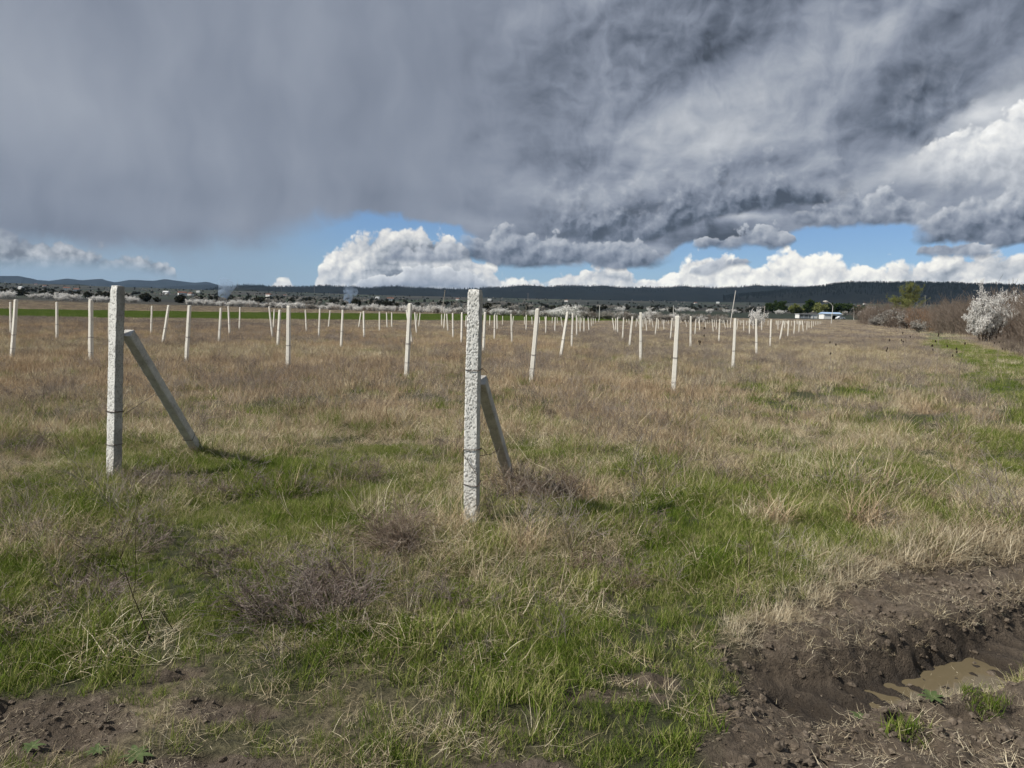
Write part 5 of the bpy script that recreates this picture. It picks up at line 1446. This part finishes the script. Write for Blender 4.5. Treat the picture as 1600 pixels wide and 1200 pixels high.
# pine trees on the ridges
def pine(seed):
    r = random.Random(seed); g = Geo()
    g.tube([(0, 0, 0), (0, 0, .95)], [.02, .006], 4)
    for j in range(7):
        z = .12 + j * .13; rad = .20 * (1 - j / 8.0) + .02
        for k in range(7):
            a = k * .9 + j * .4 + r.uniform(-.2, .2); L_ = rad * r.uniform(.7, 1.2)
            p = Vector((0, 0, z + .10)); e = Vector((math.cos(a) * L_, math.sin(a) * L_, z - .03)); s = Vector((-math.sin(a), math.cos(a), 0)) * L_ * .5
            g.add([p, e - s, e + s], None, [[0, 1, 2]])
    return g.mesh('pine', M['needles'])
pines = [pine(s) for s in range(3)]
def on_ridge(R_, n_, t0, t1, keepf=None):
    P = []
    ni, nj = R_.shape[:2]
    for _ in range(n_):
        i = rs.uniform(0, ni - 1.001); j = rs.uniform(t0, t1)
        a, b = int(i), int(j); u, v = i - a, j - b
        P.append(R_[a, b] * (1 - u) * (1 - v) + R_[a + 1, b] * u * (1 - v) + R_[a, b + 1] * (1 - u) * v + R_[a + 1, b + 1] * u * v)
    return np.array(P)
PA = np.vstack([on_ridge(RB, 3600, 3, 9.3), on_ridge(RB, 1700, 8.6, 9.2), on_ridge(RA, 2600, 4, 9.3), on_ridge(RA, 1300, 8.6, 9.1)])
f_ = fbm(PA[:, 0] * .002, PA[:, 1] * .002, 5, 3)
sc_ = rng.uniform(12, 22, len(PA))
scatter('pine_wood', 'dark pine woods covering the long ridge on the horizon', 'forest', pines, PA - [0, 0, 2], rng.uniform(0, 6, len(PA)), sc_, rng.integers(0, 3, len(PA)))

# ------------------------------------------------------------------ buildings
m, n = mat('white_render')
M['wall'] = finish(m, n, principled(n, n.mix(n.noise(n.new('ShaderNodeTexCoord').outputs['Object'], 1.5, 4), (.70, .68, .63), (.80, .79, .75)), .85, .2))
m, n = mat('blue_roof_sheet'); M['roofblue'] = finish(m, n, principled(n, (.34, .46, .62), .5, .4))
m, n = mat('grey_roof_sheet'); M['roofgrey'] = finish(m, n, principled(n, (.62, .62, .60), .6, .4))
m, n = mat('dark_opening'); M['dark'] = finish(m, n, principled(n, (.03, .028, .025), .9, .1))
m, n = mat('tiled_roof_far'); M['roofred'] = finish(m, n, principled(n, (.20, .10, .07), .9, .1))
m, n = mat('weathered_pole'); M['pole'] = finish(m, n, principled(n, (.34, .31, .27), .9, .1))
m, n = mat('pale_pole'); M['polew'] = finish(m, n, principled(n, (.62, .60, .55), .8, .1))
def white_house():
    X, Y, Z = place_px(1296.5, 500, 360); o = empty('white_house', (X, Y, Z - .1))
    L_, W_, H_ = 8.4, 6.0, 2.5
    g = Geo()
    # front wall in pieces round an open arch
    for (cx, sx) in ((-2.35, 3.7), (3.05, 2.3)): g.box((cx, -W_ / 2, H_ / 2), (sx, .25, H_))
    pts = [( -.5 + 1.2 * (1 - math.cos(a)), 1.1 + .75 * math.sin(a)) for a in np.linspace(0, math.pi, 9)]
    for (x0, z0), (x1, z1) in zip(pts[:-1], pts[1:]):
        g.add([(x0, -W_ / 2 - .125, z0), (x1, -W_ / 2 - .125, z1), (x1, -W_ / 2 - .125, H_), (x0, -W_ / 2 - .125, H_), (x0, -W_ / 2 + .125, z0), (x1, -W_ / 2 + .125, z1), (x1, -W_ / 2 + .125, H_), (x0, -W_ / 2 + .125, H_)],
              [[0, 1, 2, 3], [5, 4, 7, 6], [0, 4, 5, 1]])
    for sx in (-1, 1): g.box((sx * (L_ / 2 - .125), .13, H_ / 2), (.25, W_ - .28, H_))
    g.box((0, W_ / 2 - .1, H_ / 2), (L_ - .52, .25, H_))
    obj('wall', g.mesh('wall', M['wall']), o)
    g = Geo(); g.box((.7, -W_ / 2 + .5, 1.0), (2.3, .1, 1.98)); obj('dark_doorway', g.mesh('dark_doorway', M['dark']), o)
    g = Geo(); ov = .35
    g.add([(-L_ / 2 - ov, -W_ / 2 - ov, H_ + .02), (L_ / 2 + ov, -W_ / 2 - ov, H_ + .02), (L_ / 2 + ov, 0, H_ + .85), (-L_ / 2 - ov, 0, H_ + .85), (-L_ / 2 - ov, W_ / 2 + ov, H_ + .02), (L_ / 2 + ov, W_ / 2 + ov, H_ + .02),
           (-L_ / 2 - ov, -W_ / 2 - ov, H_ - .10), (L_ / 2 + ov, -W_ / 2 - ov, H_ - .10), (-L_ / 2 - ov, W_ / 2 + ov, H_ - .10), (L_ / 2 + ov, W_ / 2 + ov, H_ - .10)],
          [[0, 1, 2, 3], [3, 2, 5, 4], [6, 7, 1, 0], [4, 5, 9, 8]], [[0, 3, 4], [1, 5, 2]])
    obj('roof', g.mesh('roof', M['roofblue']), o)
    g = Geo(); g.box((0, -W_ / 2 - .42, H_ - .04), (L_ + .7, .08, .16)); obj('fascia', g.mesh('fascia', M['polew']), o)
    tag(o, 'low white house with pale blue roof at the end of the post row', 'house')
white_house()
def white_shed():
    X, Y, Z = place_px(1260, 500, 372); o = empty('open_shed', (X, Y, Z - .1)); L_, W_, H_ = 9.6, 5, 2.1
    g = Geo(); g.box((0, W_ / 2, H_ / 2), (L_, .2, H_)); g.box((-L_ / 2 + .1, 0, H_ / 2), (.2, W_ - .2, H_)); g.box((2.9, -W_ / 2 + .1, H_ * .42), (3.5, .2, H_ * .84))
    obj('wall', g.mesh('wall', M['wall']), o)
    for k in range(5):
        g = Geo(); g.box((-L_ / 2 + .25 + k * 2.2, -W_ / 2 - .1, H_ / 2), (.16, .16, H_)); obj('post', g.mesh('post', M['polew']), o)
    g = Geo(); g.box((0, 0, H_ + .12), (L_ + .5, W_ + .6, .2)); obj('roof', g.mesh('roof', M['roofgrey']), o)
    g = Geo(); g.box((-1.6, -W_ / 2 + .5, H_ * .22), (4.8, .1, H_ * .44)); obj('low_wall', g.mesh('low_wall', M['wall']), o)
    tag(o, 'long low open white shed with flat roof left of the blue roofed house', 'shed')
white_shed()
def parked_car():
    X, Y, Z = place_px(1312.6, 500, 350); o = empty('white_car', (X, Y, Z), (0, 0, .2))
    m, n = mat('white_car_paint'); pm = finish(m, n, principled(n, (.75, .75, .74), .3, .5))
    m, n = mat('car_glass'); gm_ = finish(m, n, principled(n, (.03, .035, .04), .1, .5))
    prof = [(-2.0, .35), (-2.05, .75), (-1.3, .95), (-.75, 1.38), (.75, 1.42), (1.5, .98), (2.05, .85), (2.1, .35)]
    def ext(p, hw):
        g = Geo(); k = len(p)
        V = [(x, -hw, z) for x, z in p] + [(x, hw, z) for x, z in p]
        g.add(V, [[i, (i + 1) % k, (i + 1) % k + k, i + k] for i in range(k)], [[0, i + 1, i] for i in range(1, k - 1)] + [[k, k + i, k + i + 1] for i in range(1, k - 1)])
        return g
    obj('body', ext(prof, .82).mesh('body', pm), o)
    obj('window', ext([(-1.2, .97), (-.72, 1.33), (.70, 1.36), (1.35, .99)], .825).mesh('window', gm_), o)
    for sx in (-1.25, 1.3):
        for sy in (-.8, .8):
            g = Geo(); g.tube([(sx, sy - .1, .32), (sx, sy + .1, .32)], .32, 14); obj('wheel', g.mesh('wheel', M['dark']), o)
    tag(o, 'tiny white car parked at the right corner of the blue roofed house', 'car')
parked_car()
HOUSE = []
for s in range(3):
    L_, W_, H_ = 9 + s * 2, 7, 3.4 + s * .8
    w_ = Geo(); w_.box((0, 0, H_ / 2), (L_, W_, H_)); wd = Geo()
    for k in range(3): wd.box((-L_ / 2 + 1.6 + k * (L_ - 3.2) / 2, -W_ / 2 - .03, H_ * .55), (1.1, .08, 1.2))
    rf = Geo(); a, b = L_ / 2 + .4, W_ / 2 + .4
    rf.add([(-a, -b, H_ + .01), (a, -b, H_ + .01), (a, 0, H_ + 2), (-a, 0, H_ + 2), (-a, b, H_ + .01), (a, b, H_ + .01)], [[0, 1, 2, 3], [3, 2, 5, 4]], [[0, 3, 4], [1, 5, 2]])
    HOUSE.append([('wall', w_.mesh('wall', M['wall'])), ('roof', rf.mesh('roof', M['roofred'] if s != 1 else M['roofgrey'])), ('window', wd.mesh('window', M['dark']))])
hs = [(57, 458, 2600), (128, 452, 3600), (136, 455, 3300), (70, 462, 2200), (33, 466, 1500), (105, 466, 1600), (120, 464, 1500), (260, 466, 1500), (285, 468, 1300), (298, 467, 1400), (310, 462, 2200), (420, 466, 1700), (445, 464, 2000), (590, 466, 2000), (610, 468, 1500), (715, 467, 2300), (765, 466, 2300),
      (885, 465, 2600), (1087, 466, 2600), (1122, 464, 2800), (1220, 466, 1500), (1284, 462, 1800), (1322, 462, 2000), (1352, 454, 2900), (1343, 462, 2200), (1360, 466, 1400)]
for k, (p_, q_, d_) in enumerate(hs):
    x_, y_, z_ = place_px(p_, q_, d_)
    grow('village_house', HOUSE[k % 3], x_, y_, rs.uniform(.8, 1.1), rs.uniform(-.5, .7), 'tiny pale house on the far fields ' + ('left of the left braced post' if p_ < 172 else 'between the two foreground posts' if p_ < 742 else 'right of the middle foreground post'), 'house', 'tiny far houses of the villages')

# ------------------------------------------------------------------ poles
def pole(name, tx, ty, bx, by, d, rad, matk, label, cat='pole', arm=None, cross=False):
    X, Y, Z = place_px(bx, by, d); tr = ray(tx, ty); T = Vector((tr.x / tr.y * Y, Y, EYE + tr.z / tr.y * Y)); B = Vector((X, Y, Z))
    L_ = (T - B)
    if arm or cross:
        o = empty(name, B)
        obj('shaft', Geo().tube([(0, 0, 0), L_], [rad, rad * .7], 7).mesh('shaft', M[matk]), o)
        if arm: 
            obj('arm', Geo().tube([L_ * .99, L_ + Vector((arm * .4, 0, .9)), L_ + Vector((arm, 0, 1.3))], rad * .5, 6).mesh('arm', M[matk]), o)
            g = Geo(); c = L_ + Vector((arm * 1.2, 0, 1.35)); g.tube([c - Vector((.8, 0, -.06)), c, c + Vector((.7, 0, 0))], [.12, .34, .12], 8)
            obj('lamp_head', g.mesh('lamp_head', M['polew']), o)
        if cross:
            obj('crossarm', Geo().box((L_.x * .95, 0, L_.z * .95), (cross, .15, .15)).mesh('crossarm', M[matk]), o)
            for sx in (-1, 0, 1):
                obj('insulator', Geo().tube([(L_.x * .95 + sx * cross * .45, 0, L_.z * .95 + .075), (L_.x * .95 + sx * cross * .45, 0, L_.z * .95 + .35)], .08, 6).mesh('insulator', M['polew']), o)
    else:
        o = obj(name, Geo().tube([(0, 0, 0), L_ * .5, L_], [rad, rad * .85, rad * .65], 7).mesh(name, M[matk]), None, B)
    tag(o, label, cat)
pole('utility_pole', 695.5, 453, 690.5, 486, 290, .17, 'pole', 'thin grey pole leaning right behind the blossom belt, left of the pitted foreground post')
pole('utility_pole', 1149.5, 454, 1141.5, 499, 185, .12, 'polew', 'long pale pole leaning right above the right hand posts')
pole('utility_pole', 1052.3, 477, 1052.3, 490, 225, .13, 'polew', 'short white pole rising from the belt behind the stout leaning post')
pole('utility_pole', 1195, 478, 1193.5, 502, 180, .13, 'pole', 'grey pole just right of the third post of the right hand row')
pole('utility_pole', 822, 477, 822, 495, 235, .10, 'pole', 'thin dark pole in the belt left of the tall leaning post')
pole('utility_pole', 937, 477, 936.5, 496, 215, .12, 'polew', 'thin pale pole in the belt above the gap in the post rows')
pole('utility_pole', 894, 479, 894, 494, 215, .09, 'polew', 'short pale stake in front of the tallest white bush of the belt')
pole('utility_pole', 1367.5, 479, 1365.5, 508.5, 230, .13, 'polew', 'white concrete pole at the left end of the brown hedge')
pole('utility_pole', 1334.5, 488, 1334, 497, 330, .12, 'polew', 'small white pole between the street lamp and the brown hedge')
pole('utility_pole', 1286, 485, 1285.5, 490, 420, .12, 'polew', 'small pole sticking up behind the gap between shed and house')
pole('street_lamp', 1301.5, 478.5, 1298.5, 508.5, 225, .12, 'polew', 'pale street lamp with long curved arm in front of the blue roofed house', 'street lamp', -1.9)
for (tx, ty, by, d_, l_) in [(371.5, 438, 449, 5200, 'tiny lattice mast on the skyline above the smoke'), (1433.5, 460, 474, 880, 'dark pylon just right of the airy tree, left one of a pair'), (1446, 461, 474, 880, 'dark pylon right of the airy tree, right one of a pair'), (825.0, 458, 470, 2400, 'faint mast below the wooded hills right of the foreground post')]:
    pole('power_pylon', tx, ty, tx, by, d_, .9 if d_ > 3000 else .22 if d_ < 1000 else .5, 'pole', l_, 'pylon', None, 9 if d_ > 2000 else 3.2)
for (tx, ty, by, d_, l_) in [(439.5, 447.5, 455, 5000, 'left one of two tiny twin pylons on the skyline near the smoke'), (491, 446.5, 455, 5000, 'tiny pylon on the skyline right of the twin pylons'), (399, 461, 479, 700, 'dark thin pole standing beside the left smoke plume')]:
    pole('power_pylon', tx, ty, tx, by, d_, .8 if d_ > 3000 else .2, 'pole', l_, 'pylon', None, 10 if d_ > 2000 else 2.4)

# ------------------------------------------------------------------ smoke
def plume(px, py, d, h, w_, dens, label, seed):
    X, Y, Z = place_px(px, py, d); r = random.Random(seed); g = Geo()
    pts = [(0, 0, .3)]; rr = [w_ * .18]
    for k in range(1, 9):
        t = k / 8; pts.append((w_ * .35 * t * t, w_ * .2 * t, h * t)); rr.append(w_ * (.18 + .5 * t ** .8) * (1 - .35 * max(0, t - .85) / .15) * r.uniform(.9, 1.1))
    g.tube(pts, rr, 14)
    m = bpy.data.materials.new('smoke'); m.use_nodes = True; m.node_tree.nodes.clear(); n = N(m.node_tree)
    v = n.new('ShaderNodeVolumePrincipled'); v.inputs['Color'].default_value = (.62, .78, 1.0, 1); v.inputs['Anisotropy'].default_value = .2
    tc = n.new('ShaderNodeTexCoord').outputs['Object']
    fade = n.mr(n.sep(tc)[2], 0, h, 1.0, .12)
    nz = n.mr(n.noise(tc, 3.2 / w_, 4, .6), .38, .65)
    n.put(v.inputs['Density'], n.m('MULTIPLY', n.m('MULTIPLY', nz, fade), dens))
    o_ = n.new('ShaderNodeOutputMaterial'); m.node_tree.links.new(v.outputs[0], o_.inputs['Volume'])
    tag(obj('smoke', g.mesh('smoke', m, True), None, (X, Y, Z)), label, 'smoke', kind='stuff')
plume(349, 478, 640, 19, 13, .55, 'pale blue smoke plume rising behind the blossom belt at the left', 1)
plume(543, 480, 700, 17, 12, .40, 'faint blue smoke plume rising behind the belt left of the central post', 2)

# ------------------------------------------------------------------ air
m = bpy.data.materials.new('haze'); m.use_nodes = True; m.node_tree.nodes.clear(); n = N(m.node_tree)
v = n.new('ShaderNodeVolumePrincipled'); v.inputs['Color'].default_value = (.50, .72, 1.0, 1); v.inputs['Density'].default_value = HAZE_D
v.inputs['Anisotropy'].default_value = 0.0
o_ = n.new('ShaderNodeOutputMaterial'); m.node_tree.links.new(v.outputs[0], o_.inputs['Volume'])
if HAZE_D > 0:
    hz = Geo().box((0, 8000, 309), (44000, 21000, 622)).mesh('haze', m)
    tag(obj('haze', hz), 'thin blue air over the whole plain', 'haze', kind='stuff')
